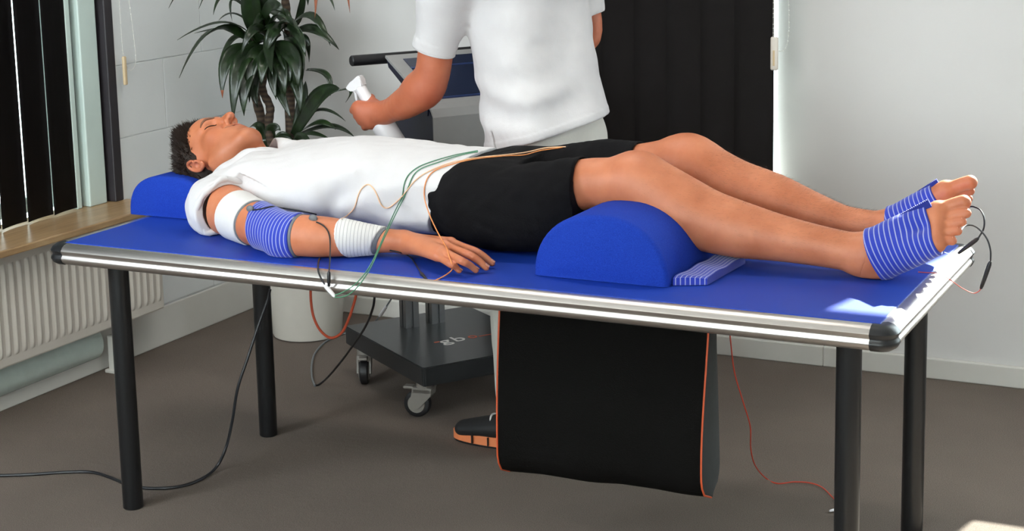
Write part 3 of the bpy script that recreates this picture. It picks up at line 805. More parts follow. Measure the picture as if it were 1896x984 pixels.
def head_tints(V, o, Rm):
    L = (V - o) @ Rm.T; a, b, c = L[:, 0], L[:, 1], L[:, 2]
    g = lambda x, y, z, rx, ry, rz: np.exp(-(((np.abs(a) - x) / rx) ** 2 + ((b - y) / ry) ** 2 + ((c - z) / rz) ** 2))
    lips = g(0, 0.092, -0.0635, 0.017, 0.016, 0.0085) * 0.9
    cheeks = g(0.045, 0.06, -0.03, 0.02, 0.03, 0.022) * 0.25
    ear = g(0.085, -0.015, -0.008, 0.014, 0.026, 0.036) * 0.35
    nose = g(0, 0.115, -0.03, 0.012, 0.012, 0.012) * 0.25
    tint = np.clip(lips + cheeks + ear + nose, 0, 1)
    stub_shade = np.clip((-(c + 0.052)) / 0.02, 0, 1) * np.clip((b + 0.01) / 0.03, 0, 1) * (np.abs(a) < 0.09) * (c > -0.16) * 0.22
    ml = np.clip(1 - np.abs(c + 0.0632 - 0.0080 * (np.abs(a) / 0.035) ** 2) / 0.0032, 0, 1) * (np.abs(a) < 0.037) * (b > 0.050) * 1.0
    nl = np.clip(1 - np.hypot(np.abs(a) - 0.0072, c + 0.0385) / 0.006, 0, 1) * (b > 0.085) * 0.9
    stub_shade = stub_shade + ml + nl  # mouth groove and nostril shade painted in with the stubble
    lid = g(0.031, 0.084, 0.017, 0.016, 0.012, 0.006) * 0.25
    return tint, np.clip(stub_shade + lid, 0, 1)
def hair_cap(name, o, Rm, parent, mat, seed=3, n=900, length=(0.022, 0.040), spike=1.0, h=0.0025):
    """short hair: a scalp-hugging mass plus many tapered tufts"""
    w = lambda a, b, c: o + a * Rm[0] + b * Rm[1] + c * Rm[2]
    f = Field(o - 0.16, o + 0.16, h)
    f.ell(w(0, -0.014, 0.036), (0.0755, 0.0965, 0.0825), 0.0, Rm)
    X, Y, Z = f.full(); x, y, z = X - o[0], Y - o[1], Z - o[2]
    loc = lambda r: x * r[0] + y * r[1] + z * r[2]
    a, b, c = loc(Rm[0]), loc(Rm[1]), loc(Rm[2])
    line = np.interp(c, [-0.10, 0.004, 0.012, 0.030, 0.050, 0.070, 0.088], [-0.022, -0.020, 0.006, 0.016, 0.036, 0.060, 0.080]).astype(np.float32) + 0.003 * np.sin(160 * c + 90 * a) + 0.002 * np.sin(330 * a)
    f.D -= (np.clip((line - b) / 0.030, 0, 1) * (0.006 + 0.009 * np.clip((c + 0.02) / 0.08, 0, 1) + 0.017 * np.clip((c - 0.03) / 0.05, 0, 1) * np.clip((b + 0.01) / 0.05, 0, 1))).astype(np.float32)
    f.smax((slice(None),) * 3, (0.8 * (b - line)).astype(np.float32), 0.004); f.smax((slice(None),) * 3, (-0.082 - c).astype(np.float32), 0.01)
    f.D += 0.0012 * np.sin(300 * a + 3 * np.sin(90 * b)) * np.sin(260 * c + 2 * np.sin(120 * a))
    o1, V = np_mesh(name, [f.mesh()], mat, parent)
    # tufts
    r = random.Random(seed); bm = bmesh.new(); ctr = Vector(w(0, -0.016, 0.030))
    L = (V - o) @ Rm.T
    nrm = np.zeros((len(V), 3), np.float32); o1.data.vertices.foreach_get('normal', nrm.ravel()) if False else None
    cand = [i for i in range(len(V)) if (np.abs(L[i, 0]) / 0.0755) ** 2 + ((L[i, 1] + 0.014) / 0.0965) ** 2 + ((L[i, 2] - 0.036) / 0.0825) ** 2 > 1.0 and not (abs(L[i, 0]) > 0.055 and L[i, 2] < 0.022 and L[i, 1] > -0.045)]
    up = Vector(Rm[2]); fw = Vector(Rm[1])
    for _ in range(n):
        i = r.choice(cand); p = Vector(V[i]); out = (p - ctr).normalized()
        top = max(0.0, min(1.0, (L[i, 2] - 0.0) / 0.08))
        d = (out * (0.30 + 0.35 * top) + up * (0.55 * top - 0.75 * (1 - top)) + fw * (0.50 * top - 0.25 * (1 - top)) + Vector((r.uniform(-.35, .35), r.uniform(-.35, .35), r.uniform(-.35, .35)))).normalized()
        ln = r.uniform(*length) * (0.45 + 0.75 * top) * spike; wd = r.uniform(0.0009, 0.0019)
        u = d.orthogonal().normalized(); v = d.cross(u); b0 = p - out * 0.003
        bend = d + Vector((r.uniform(-.3, .3), r.uniform(-.3, .3), r.uniform(-.3, .3)))
        r0 = [bm.verts.new(b0 + (u * math.cos(q) + v * math.sin(q)) * wd) for q in (0, 2.1, 4.2)]
        mid = b0 + d * ln * 0.55; r1 = [bm.verts.new(mid + (u * math.cos(q) + v * math.sin(q)) * wd * 0.6) for q in (0, 2.1, 4.2)]
        tip = bm.verts.new(mid + bend.normalized() * ln * 0.45)
        for k in range(3):
            bm.faces.new((r0[k], r0[(k + 1) % 3], r1[(k + 1) % 3], r1[k])); bm.faces.new((r1[k], r1[(k + 1) % 3], tip))
    t = from_bm('hair_tufts', bm, mat, o1, True)
    return o1
# ============================================================ cushions on the table
d_bolster('head_pillow', -0.950, -0.035, 0.335, 0.262, 0.108, M['blue_cloth'], 'blue half-round head cushion at the window end of the table', 'cushion', bulge=0.008, sq=0.78)
d_bolster('knee_bolster', 0.372, -0.262, 0.30, 0.312, 0.143, M['blue_cloth'], 'large blue half-round bolster under the knees', 'cushion', bulge=0.014, sq=0.90)

# ============================================================ the patient
PM = 0.08                                         # body midline
def sil(xt, yt, xb, yb, Y):
    c = atY((xt + xb) / 2, (yt + yb) / 2, Y); return c, math.hypot(xt - xb, yt - yb) / 2 / ppm(c)
NEAR_LEG = [((-0.02, 0.0, 0.79), 0.070), ((0.11, -0.015, 0.828), 0.062)] + [sil(*q) for q in (
    (1088, 294, 1085, 388, -0.020), (1134, 291, 1135, 388, -0.020), (1175, 281, 1184, 396, -0.020), (1208, 299, 1224, 411, -0.020),
    (1258, 326, 1268, 448, -0.020), (1310, 350, 1306, 466, -0.020), (1372, 373, 1368, 478, -0.020), (1440, 396, 1436, 484, -0.020),
    (1500, 413, 1497, 491, -0.020), (1560, 427, 1556, 500, -0.018), (1602, 433, 1592, 508, -0.015))]
FAR_LEG = [((-0.02, 0.16, 0.79), 0.070), ((0.12, 0.18, 0.835), 0.060)] + [sil(*q) for q in (
    (1190, 266, 1190, 366, 0.190), (1235, 258, 1232, 366, 0.192), (1280, 248, 1266, 374, 0.195), (1328, 274, 1306, 392, 0.195),
    (1374, 297, 1350, 412, 0.193), (1437, 321, 1422, 424, 0.190), (1500, 352, 1490, 436, 0.188), (1560, 379, 1554, 446, 0.185), (1610, 389, 1604, 452, 0.180), (1650, 393, 1642, 456, 0.178))]
NEAR_ARM = [(atY(412, 384, -0.125), 0.066), (atY(446, 402, -0.190), 0.057), (atY(486, 419, -0.245), 0.052), (atY(524, 432, -0.280), 0.0475), (atY(570, 438, -0.280), 0.0495),
            (atY(610, 440, -0.268), 0.047), (atY(650, 442, -0.252), 0.039), (atY(700, 445, -0.222), 0.0300), (atY(742, 447, -0.205), (0.029, 0.0255))]
MCP = [atZ(835, 449, 0.744), atZ(825, 454, 0.748), atZ(818, 464, 0.744), atZ(810, 475, 0.734)]
PIP = [atZ(880, 466, 0.737), atZ(870, 473, 0.739), atZ(856, 484, 0.735), atZ(835, 490, 0.726)]
TIP = [atZ(911, 488, 0.7115), atZ(900, 496, 0.7115), atZ(881, 501, 0.7105), atZ(850, 502, 0.7100)]
def hand(F, wrist, mcp, pip, tip, thumb, r=(0.0088, 0.0090, 0.0085, 0.0078)):
    w = Vector(wrist)
    for i in range(4):
        F.tube([w, w.lerp(mcp[i], 0.55) + Vector((0, 0, 0.001)), mcp[i]], [0.019, 0.0155, 0.0120], 0.016)
        dip = Vector(pip[i]).lerp(tip[i], 0.58) + Vector((0, 0, 0.0025))
        F.tube([mcp[i], Vector(mcp[i]).lerp(pip[i], 0.5), pip[i], dip, tip[i]], [r[i] * 1.18, r[i] * 1.02, r[i] * 1.05, r[i] * 0.92, r[i] * 0.80], 0.006, sub=3)
    F.tube(thumb, [0.017, 0.0125, 0.0105, 0.0088], 0.012, sub=3)
def foot(F, ank, heel, inst, ball, lat, toes, mid):
    F.tube([ank, inst, ball], [0.040, 0.036, 0.0215], 0.02)
    F.tube([ank, mid, mid.lerp(lat, 0.6)], [0.038, 0.034, 0.022], 0.02)
    F.tube([heel + (ank - heel) * 0.25, heel], [0.034, 0.031], 0.02)
    F.tube([heel, heel.lerp(lat, 0.5), lat], [0.029, 0.026, 0.0165], 0.022)
    F.tube([ball, ball.lerp(lat, 0.5), lat], [0.020, 0.0185, 0.0150], 0.016)
    for i, (b, t, r) in enumerate(toes):
        b, t = Vector(b), Vector(t); m = b.lerp(t, 0.55) + Vector((0.001, 0, 0.002))
        F.tube([b.lerp(t, -0.35), b, m, t], [r * 1.15, r, r * 0.94, r * (0.95 if i else 1.0)], 0.006, sub=3)
NF = dict(ank=atY(1598, 474, -0.015), heel=atY(1622, 493, -0.008), inst=atY(1664, 436, -0.004), ball=atY(1738, 393, 0.010), lat=atY(1734, 452, -0.052), mid=atY(1660, 462, -0.028),
          toes=[(atY(1750, 386, 0.012), atY(1784, 375, 0.016), 0.0160), (atY(1752, 404, -0.002), atY(1789, 395, 0.000), 0.0112), (atY(1750, 419, -0.016), atY(1781, 411, -0.014), 0.0106),
                (atY(1746, 434, -0.030), atY(1773, 428, -0.028), 0.0102), (atY(1741, 449, -0.044), atY(1763, 446, -0.042), 0.0104)])
FF = dict(ank=atY(1652, 424, 0.178), heel=atY(1672, 447, 0.182), inst=atY(1704, 390, 0.178), ball=atY(1752, 354, 0.170), lat=atY(1752, 402, 0.228), mid=atY(1700, 415, 0.198),
          toes=[(atY(1760, 350, 0.168), atY(1796, 338, 0.166), 0.0162), (atY(1766, 364, 0.184), atY(1796, 354, 0.182), 0.0108), (atY(1766, 376, 0.198), atY(1793, 368, 0.196), 0.0102),
                (atY(1763, 388, 0.211), atY(1788, 382, 0.209), 0.0098), (atY(1760, 399, 0.224), atY(1780, 395, 0.222), 0.0098)])
HO, HR = head_frame((-0.857, 0.079, 0.849), (-0.2789, -0.9555, 0.0955), (0.1058, 0.0683, 0.992), (-0.9545, 0.2868, 0.0821))
def patient_legs(F):
    for lg in (NEAR_LEG, FAR_LEG): F.tube([p for p, r in lg], [r for p, r in lg], 0.02)
    # knee caps and calves
    for lg, y, dx in ((NEAR_LEG, -0.02, 4), (FAR_LEG, 0.195, 4)):
        k = Vector(lg[dx][0]); r = lg[dx][1]; F.ell(k + Vector((0.004, 0, r * 0.52)), (0.036, 0.030, 0.026), 0.03)
        cp = Vector(lg[6][0]); F.ell(cp + Vector((0.02, 0, -0.016)), (0.085, 0.050, 0.050), 0.03)
    foot(F, **NF); foot(F, **FF)
def patient_near_arm(F):
    F.tube([p for p, r in NEAR_ARM], [r for p, r in NEAR_ARM], 0.02)
    F.ell(atY(528, 452, -0.285), 0.034, 0.03)
    w = NEAR_ARM[-1][0]
    hand(F, w + Vector((0.012, 0, -0.002)), MCP, PIP, TIP, [w + Vector((0.02, 0.012, -0.008)), w + Vector((0.06, 0.030, -0.016)), w + Vector((0.088, 0.030, -0.022)), w + Vector((0.110, 0.022, -0.026))])
    F.ell(w + Vector((-0.004, -0.016, 0.006)), 0.013, 0.02)
def patient_body(F):
    F.loft(0, [(-0.66, PM, 0.80, 0.155, 0.070, 2.2), (-0.60, PM, 0.80, 0.180, 0.078, 2.3), (-0.50, PM, 0.803, 0.172, 0.096, 2.4), (-0.35, PM, 0.803, 0.160, 0.095, 2.4), (-0.20, PM, 0.80, 0.150, 0.086, 2.4), (-0.05, PM, 0.795, 0.155, 0.080, 2.4), (0.06, PM, 0.79, 0.15, 0.072, 2.2)], 0.0)
    F.tube([(-0.62, PM, 0.790), (-0.70, PM, 0.812), (-0.790, 0.060, 0.836)], [(0.070, 0.062), (0.060, 0.060), (0.056, 0.062)], 0.035)
    F.tube([(-0.69, PM - 0.03, 0.812), (-0.60, PM - 0.13, 0.79)], [0.040, 0.050], 0.04); F.tube([(-0.69, PM + 0.03, 0.812), (-0.60, PM + 0.13, 0.79)], [0.040, 0.050], 0.04)
    patient_legs(F); patient_near_arm(F)
    fa = [((-0.63, 0.265, 0.80), 0.062), ((-0.52, 0.305, 0.775), 0.052), ((-0.36, 0.330, 0.752), 0.045), ((-0.22, 0.322, 0.752), 0.043), ((-0.08, 0.305, 0.742), 0.029)]
    F.tube([p for p, r in fa], [r for p, r in fa], 0.02)
    q = lambda x, y, z: Vector((x, y, z))
    hand(F, q(-0.065, 0.304, 0.738), [q(0.01, 0.270, 0.742), q(0.016, 0.288, 0.745), q(0.012, 0.308, 0.742), q(0.002, 0.325, 0.734)], [q(0.045, 0.262, 0.735), q(0.054, 0.285, 0.737), q(0.048, 0.310, 0.734), q(0.030, 0.332, 0.726)],
         [q(0.080, 0.258, 0.712), q(0.090, 0.284, 0.712), q(0.082, 0.312, 0.711), q(0.056, 0.337, 0.711)], [q(-0.05, 0.285, 0.732), q(-0.01, 0.262, 0.722), q(0.012, 0.250, 0.718), q(0.032, 0.246, 0.712)])
    build_head(F, HO, HR)
def clear_table(F):
    X, Y, Z = F.full(); F.smax((slice(None),) * 3, (TZ + 0.0015 - Z - np.where(np.abs(X) > 1.04, 0.1, 0)).astype(np.float32), 0.006)
def patient():
    root = empty('person', (0, PM, TZ), 'person in white polo shirt and black shorts lying on the blue table', 'person')
    parts = []
    # coarse trunk and limbs; fine head, near hand and feet overlap it under collar, wrist wrap and foot straps
    A = Field((-0.76, -0.38, 0.68), (1.0, 0.42, 1.01), 0.0035); patient_body(A); clear_table(A)
    cutx = -0.700
    A.plane((cutx, 0, 0), (-1, 0, 0))
    pw0 = np.array(NEAR_ARM[7][0]); pw = np.array(NEAR_ARM[8][0]); dv = (pw - pw0) / np.linalg.norm(pw - pw0)
    X, Y, Z = A.full()
    # cut away the near hand beyond the wrist and both feet beyond the ankles
    hm = np.maximum((X - pw0[0]) * dv[0] + (Y - pw0[1]) * dv[1] + (Z - pw0[2]) * dv[2] - 0.004, np.maximum(Y + 0.155, -(Z - 0.60)))
    A.smax((slice(None),) * 3, np.where((Y < -0.155) & (X > -0.3) & (X < 0.2) & (Z < 0.80), (X - pw0[0]) * dv[0] + (Y - pw0[1]) * dv[1] + (Z - pw0[2]) * dv[2] - 0.004, -1).astype(np.float32), 0)
    A.smax((slice(None),) * 3, np.where(X > 0.8, X - (0.898 + 0.004 + 0.35 * (Z - 0.76) + 0.33 * np.maximum(Y - 0.08, 0)), -1).astype(np.float32), 0)
    parts.append(A.mesh()); del A
    B = Field((-1.00, -0.09, 0.72), (-0.68, 0.23, 1.00), 0.0018); patient_body(B); B.plane((cutx + 0.004, 0, 0), (1, 0, 0)); parts.append(B.mesh())
    C = Field((-0.24, -0.36, 0.69), (0.16, -0.14, 0.79), 0.002); patient_near_arm(C); clear_table(C); C.plane(pw0, -dv); parts.append(C.mesh())
    Ft = Field((0.84, -0.10, 0.68), (1.14, 0.29, 0.97), 0.002); patient_legs(Ft); clear_table(Ft)
    X, Y, Z = Ft.full(); Ft.smax((slice(None),) * 3, -(X - (0.898 + 0.35 * (Z - 0.76) + 0.33 * np.maximum(Y - 0.08, 0))).astype(np.float32), 0); parts.append(Ft.mesh())
    o, V = np_mesh('body', parts, M['skin'], root)
    t, sh = head_tints(V, HO, HR); far = V[:, 0] > -0.68; t[far] = 0; sh[far] = 0
    # slight redness of knees, toes, knuckles and heel
    for c, r, a in [(NEAR_LEG[4][0], 0.05, .35), (FAR_LEG[4][0], 0.05, .35), (NF['heel'], 0.03, .4)] + [(p, 0.012, .4) for p in PIP + MCP] + [(q[1], 0.015, .35) for q in NF['toes'] + FF['toes']]:
        t = np.maximum(t, a * np.exp(-((V - np.array(c)) ** 2).sum(1) / r ** 2))
    set_attr(o, 'tint', t); set_attr(o, 'shade', sh)
    hc = hair_cap('hair', HO, HR, root, M['hair'], n=5200, length=(0.012, 0.024))
    w = lambda a, b, c: Vector(HO + a * HR[0] + b * HR[1] + c * HR[2])
    from mathutils.bvhtree import BVHTree
    sel = np.linalg.norm(V - HO, axis=1) < 0.17; idx = np.where(sel)[0]; mp = -np.ones(len(V), int); mp[idx] = np.arange(len(idx))
    nl = len(o.data.polygons); q = np.zeros(nl * 4, np.int32); o.data.loops.foreach_get('vertex_index', q); q = q.reshape(-1, 4); q = q[sel[q].all(1)]
    hb = BVHTree.FromPolygons([Vector(v) for v in V[idx]], mp[q].tolist())
    def face_pt(a_, c_, off):
        h = hb.ray_cast(w(a_, 0.2, c_), Vector(-HR[1])); return (h[0] + Vector(HR[1]) * off) if h[0] is not None else w(a_, 0.08, c_)
    for s in (-1, 1):                                # brows, lids, lashes lie on the skin
        bm = bmesh.new(); pts = [face_pt(s * x, z, 0.0002) for x, z in ((0.011, 0.0245), (0.018, 0.0285), (0.026, 0.0315), (0.034, 0.0330), (0.042, 0.0320), (0.049, 0.0285), (0.054, 0.0240))]; pts = catmull(pts, 4)
        tube_bm(bm, pts, [0.0012 + 0.0026 * math.sin(math.pi * (0.12 + 0.85 * i / (len(pts) - 1))) for i in range(len(pts))], 6); from_bm('eyebrow', bm, M['brow'], root, True)
        bm = bmesh.new(); pts = [face_pt(s * x, z, 0.0) for x, z in ((0.0165, 0.0070), (0.022, 0.0048), (0.030, 0.0040), (0.038, 0.0050), (0.046, 0.0085), (0.051, 0.0105))]; pts = catmull(pts, 4)
        tube_bm(bm, pts, [0.0008 + 0.0012 * math.sin(math.pi * (0.1 + 0.8 * i / (len(pts) - 1))) for i in range(len(pts))], 6); from_bm('eyelashes', bm, M['hair'], root, True)
    # nails
    def nail(c, d, n, l, wd):
        d = Vector(d).normalized(); n = Vector(n); n = (n - d * n.dot(d)).normalized(); u = d.cross(n); bm = bmesh.new(); g = []
        for i in range(5):
            row = []
            for k in range(5):
                a = -1 + k / 2; b = -1 + i / 2; ww = wd * (1 - 0.16 * b * b)
                row.append(bm.verts.new(Vector(c) + d * l * b + u * ww * a - n * (wd * 0.45 * a * a)))
            g.append(row)
        for i in range(4):
            for k in range(4): bm.faces.new((g[i][k], g[i][k + 1], g[i + 1][k + 1], g[i + 1][k]))
        r = bmesh.ops.solidify(bm, geom=bm.faces[:], thickness=0.0008)
        from_bm('nail', bm, M['nail'], root, True)
    for i in range(4):
        d = (TIP[i] - PIP[i]).normalized(); n = Vector((0, -0.12, 1)); r = (0.0088, 0.0090, 0.0085, 0.0078)[i] * 0.82
        n = (n - d * n.dot(d)).normalized(); nail(TIP[i] - d * 0.001 + n * (r * 0.98 + 0.0016), d, n, 0.0055, 0.0046)
    for ft, sd in ((NF, -1), (FF, 1)):
        for i, (b_, t_, r_) in enumerate(ft['toes']):
            d = (t_ - b_).normalized(); n = Vector((-0.55, 0.45 * sd, 0.55)); n = (n - d * n.dot(d)).normalized(); nail(t_ - d * 0.002 + n * (r_ * 0.93), d, n, r_ * 0.52, r_ * 0.55)
    # --------------------------------------------------------- polo shirt
    S = Field((-0.80, -0.30, 0.69), (-0.02, 0.40, 0.96), 0.003)
    top = [(-0.715, 0.846, 0.060), (-0.69, 0.864, 0.110), (-0.66, 0.874, 0.155), (-0.61, 0.896, 0.190), (-0.545, 0.909, 0.197), (-0.48, 0.916, 0.193), (-0.38, 0.919, 0.186), (-0.29, 0.915, 0.182), (-0.20, 0.909, 0.183), (-0.10, 0.904, 0.190), (-0.04, 0.903, 0.196)]
    S.loft(0, [(x, PM, (z + 0.704) / 2, ry, (z - 0.704) / 2, 2.5) for x, z, ry in top], 0.0)
    S.tube([(-0.685, PM - 0.05, 0.835), (-0.635, PM - 0.14, 0.805)], [0.058, 0.074], 0.03)
    a0, a1 = Vector(NEAR_ARM[0][0]), Vector(NEAR_ARM[1][0]); ad = (a1 - a0).normalized()
    S.tube([(-0.66, PM - 0.12, 0.80), a0 - ad * 0.02, a0 + ad * 0.07], [0.075, 0.082, 0.083], 0.03)
    S.tube([(-0.67, PM + 0.06, 0.835), (-0.62, PM + 0.17, 0.805), (-0.54, PM + 0.225, 0.78)], [0.056, 0.072, 0.068], 0.03)
    # loose creases: bunching at the armpit, drape towards the hem
    X, Y, Z = S.full()
    ph = 62 * (Z - 0.42 * X) + 2.2 * np.sin(10 * X + 1) + 8 * Y
    S.D += (0.0052 * np.sin(ph) * np.clip((0.05 - Y) / 0.10, 0, 1) * np.clip((X + 0.62) / 0.1, 0, 1) * np.clip((0.905 - Z) / 0.06, 0, 1)).astype(np.float32)
    S.wrinkle(0.0050, 36, 3, 6); S.wrinkle(0.0022, 120, 8, 4)
    cut = a0 + ad * 0.036
    rimn = Vector((0.80, -0.25, -0.30)).normalized()
    X, Y, Z = S.full()
    near = (Y < -0.055 + 0.0 * X)
    pl = (X - cut.x) * ad.x + (Y - cut.y) * ad.y + (Z - cut.z) * ad.z
    wave = 0.004 * np.sin(60 * Z + 40 * Y)
    armax = np.sqrt(np.maximum((X - a0.x) ** 2 + (Y - a0.y) ** 2 + (Z - a0.z) ** 2 - ((X - a0.x) * ad.x + (Y - a0.y) * ad.y + (Z - a0.z) * ad.z) ** 2, 0))
    S.smax((slice(None),) * 3, np.where(armax < 0.096, np.where(Y < PM - 0.186, pl + wave, -1), -1).astype(np.float32), 0.004)
    # hollow out the sleeve and the neck
    S.tube([a0 + ad * 0.012, a1, Vector(NEAR_ARM[2][0])], [0.064, 0.060, 0.055], 0.003, neg=True)
    S.tube([(-0.715, PM, 0.834), (-0.78, PM, 0.846)], [(0.058, 0.054), (0.068, 0.064)], 0.008, neg=True)
    S.tube([(-0.600, -0.070, 0.800), (-0.54, -0.080, 0.800), (-0.46, -0.080, 0.800)], [0.060, 0.063, 0.062], 0.025)
    S.plane((-0.082, 0, 0.903), (1, 0, 0.36 * -1.0)); S.plane((0, 0, TZ + 0.0015), (0, 0, -1), 0.004)
    so, SV = np_mesh('polo_shirt', [S.mesh()], M['shirt'], root, 1)
    # rolled rim of the sleeve
    up = Vector((0, 0, 1)); u = (up - ad * up.dot(ad)).normalized(); v = ad.cross(u); rim = []
    rr = random.Random(5)
    for k in range(37):
        a = 2 * math.pi * k / 36; wob = 0.004 * math.sin(5 * a + 1) + 0.003 * math.sin(9 * a)
        rim.append(cut + ad * (0.004 * math.sin(3 * a) - 0.004) + (u * math.cos(a) + v * math.sin(a)) * (0.0765 + wob * 0.6))
    rim[-1] = rim[0]
    for p in rim: p.z = max(p.z, TZ + 0.010)
    bm = bmesh.new(); tube_bm(bm, rim, [0.0082 + 0.0016 * math.sin(k * 1.9) for k in range(37)], 10); from_bm('sleeve_cuff', bm, M['shirt'], so, True)
    # collar: two open leaves standing along the neck, points beside the throat
    for sg in (-1, 1):
        y = lambda v: PM + sg * v
        Tn = [(-0.842, y(0.0), 0.768), (-0.845, y(0.050), 0.782), (-0.832, y(0.082), 0.812), (-0.800, y(0.088), 0.842), (-0.765, y(0.078), 0.862), (-0.728, y(0.062), 0.887 + (0.010 if sg > 0 else 0.0)), (-0.684, y(0.014), 0.866)]
        Bn = [(-0.800, y(0.0), 0.752), (-0.795, y(0.075), 0.775), (-0.775, y(0.112), 0.815), (-0.735, y(0.116), 0.846), (-0.700, y(0.098), 0.864), (-0.662, y(0.070), 0.884), (-0.655, y(0.022), 0.880)]
        Ta, Ba = catmull(Tn, 5), catmull(Bn, 5); Mi = [t.lerp(b, 0.5) + Vector((0.006, sg * 0.007, 0.006)) for t, b in zip(Ta, Ba)]
        V = [v for row in zip(Ta, Mi, Ba) for v in row]; n = len(Ta)
        Fc = [(k * 3 + j, k * 3 + j + 1, (k + 1) * 3 + j + 1, (k + 1) * 3 + j) for k in range(n - 1) for j in range(2)]
        co = pd('collar', V, Fc, M['shirt'], so)
        md = co.modifiers.new('s', 'SOLIDIFY'); md.thickness = 0.0045; md.offset = 0; md = co.modifiers.new('b', 'SUBSURF'); md.levels = md.render_levels = 1
    # --------------------------------------------------------- shorts
    H = Field((-0.22, -0.22, 0.69), (0.36, 0.34, 0.99), 0.003)
    H.loft(0, [(-0.20, PM, 0.800, 0.172, 0.094, 2.4), (-0.10, PM, 0.801, 0.184, 0.097, 2.5), (-0.02, PM, 0.803, 0.200, 0.098, 2.6), (0.05, PM, 0.804, 0.195, 0.094, 2.5)], 0.0)
    hn = sil(1088, 293, 1084, 390, -0.022); hf = sil(1186, 264, 1186, 366, 0.190)
    H.tube([(-0.03, -0.035, 0.802), (0.06, -0.045, 0.805), (0.14, -0.042, 0.826), hn[0], hn[0] + Vector((0.02, 0, 0.004))], [(0.106, 0.097), (0.104, 0.095), (0.094, 0.086), (0.074, hn[1] + 0.006), (0.074, hn[1] + 0.006)], 0.03)
    H.tube([(0.03, -0.055, 0.775), (0.12, -0.060, 0.775), (0.19, -0.050, 0.790)], [(0.092, 0.072), (0.090, 0.070), (0.070, 0.064)], 0.03)
    H.tube([(-0.03, 0.185, 0.802), (0.08, 0.195, 0.818), (0.18, 0.196, 0.848), hf[0], hf[0] + Vector((0.02, 0, 0.004))], [(0.106, 0.097), (0.100, 0.092), (0.086, 0.082), (0.074, hf[1] + 0.005), (0.074, hf[1] + 0.005)], 0.03)
    H.wrinkle(0.0050, 34, 11, 6); H.wrinkle(0.0020, 110, 5, 4)
    X, Y, Z = H.full()
    hx = np.where(Y < 0.085, X - (0.232 - 0.10 * (Z - 0.87) - 0.03 * (Y + 0.02)), X - (0.286 - 0.10 * (Z - 0.90)))
    H.smax((slice(None),) * 3, hx.astype(np.float32), 0.0); 
    for lg, yl in ((NEAR_LEG, 0), (FAR_LEG, 1)):
        d = (Vector(lg[3][0]) - Vector(lg[2][0])).normalized()
        H.tube([Vector(lg[2][0]) - d * 0.035, Vector(lg[2][0]), Vector(lg[3][0])], [lg[2][1] + 0.001, lg[2][1] + 0.0015, lg[3][1] + 0.0015], 0.002, neg=True)
    H.plane((0, 0, TZ + 0.0015), (0, 0, -1), 0.004)
    np_mesh('shorts', [H.mesh()], M['shorts'], root, 1)
    # --------------------------------------------------------- leg hair along the far shin
    bm = bmesh.new(); r = random.Random(9)
    for lg, n0 in ((FAR_LEG, 2600), (NEAR_LEG, 1600)):
        P = catmull([p for p, q in lg[4:]], 6); Q = catmull([Vector((q if not isinstance(q, tuple) else q[0], 0, 0)) for p, q in lg[4:]], 6)
        for _ in range(n0):
            i = r.randrange(3, len(P) - 3); a = r.gauss(0.1, 0.9); q = Q[i].x; d = (P[i + 1] - P[i]).normalized()
            n = Vector((0, -math.sin(a), math.cos(a))); n = (n - d * n.dot(d)).normalized(); b = P[i].lerp(P[i + 1], r.random()) + n * (q - 0.001)
            t = b + n * r.uniform(0.003, 0.008) + d * r.uniform(0.005, 0.014); s = d.cross(n).normalized() * 0.00013
            f = [bm.verts.new(x) for x in (b - s, b + s, t)]; bm.faces.new(f)
            f = [bm.verts.new(x) for x in (b - n.cross(s).normalized() * 0.00013, b + n.cross(s).normalized() * 0.00013, t)]; bm.faces.new(f)
    o = from_bm('leg_hair', bm, M['leg_hair'], root); o['kind'] = 'stuff'
    return root
patient()
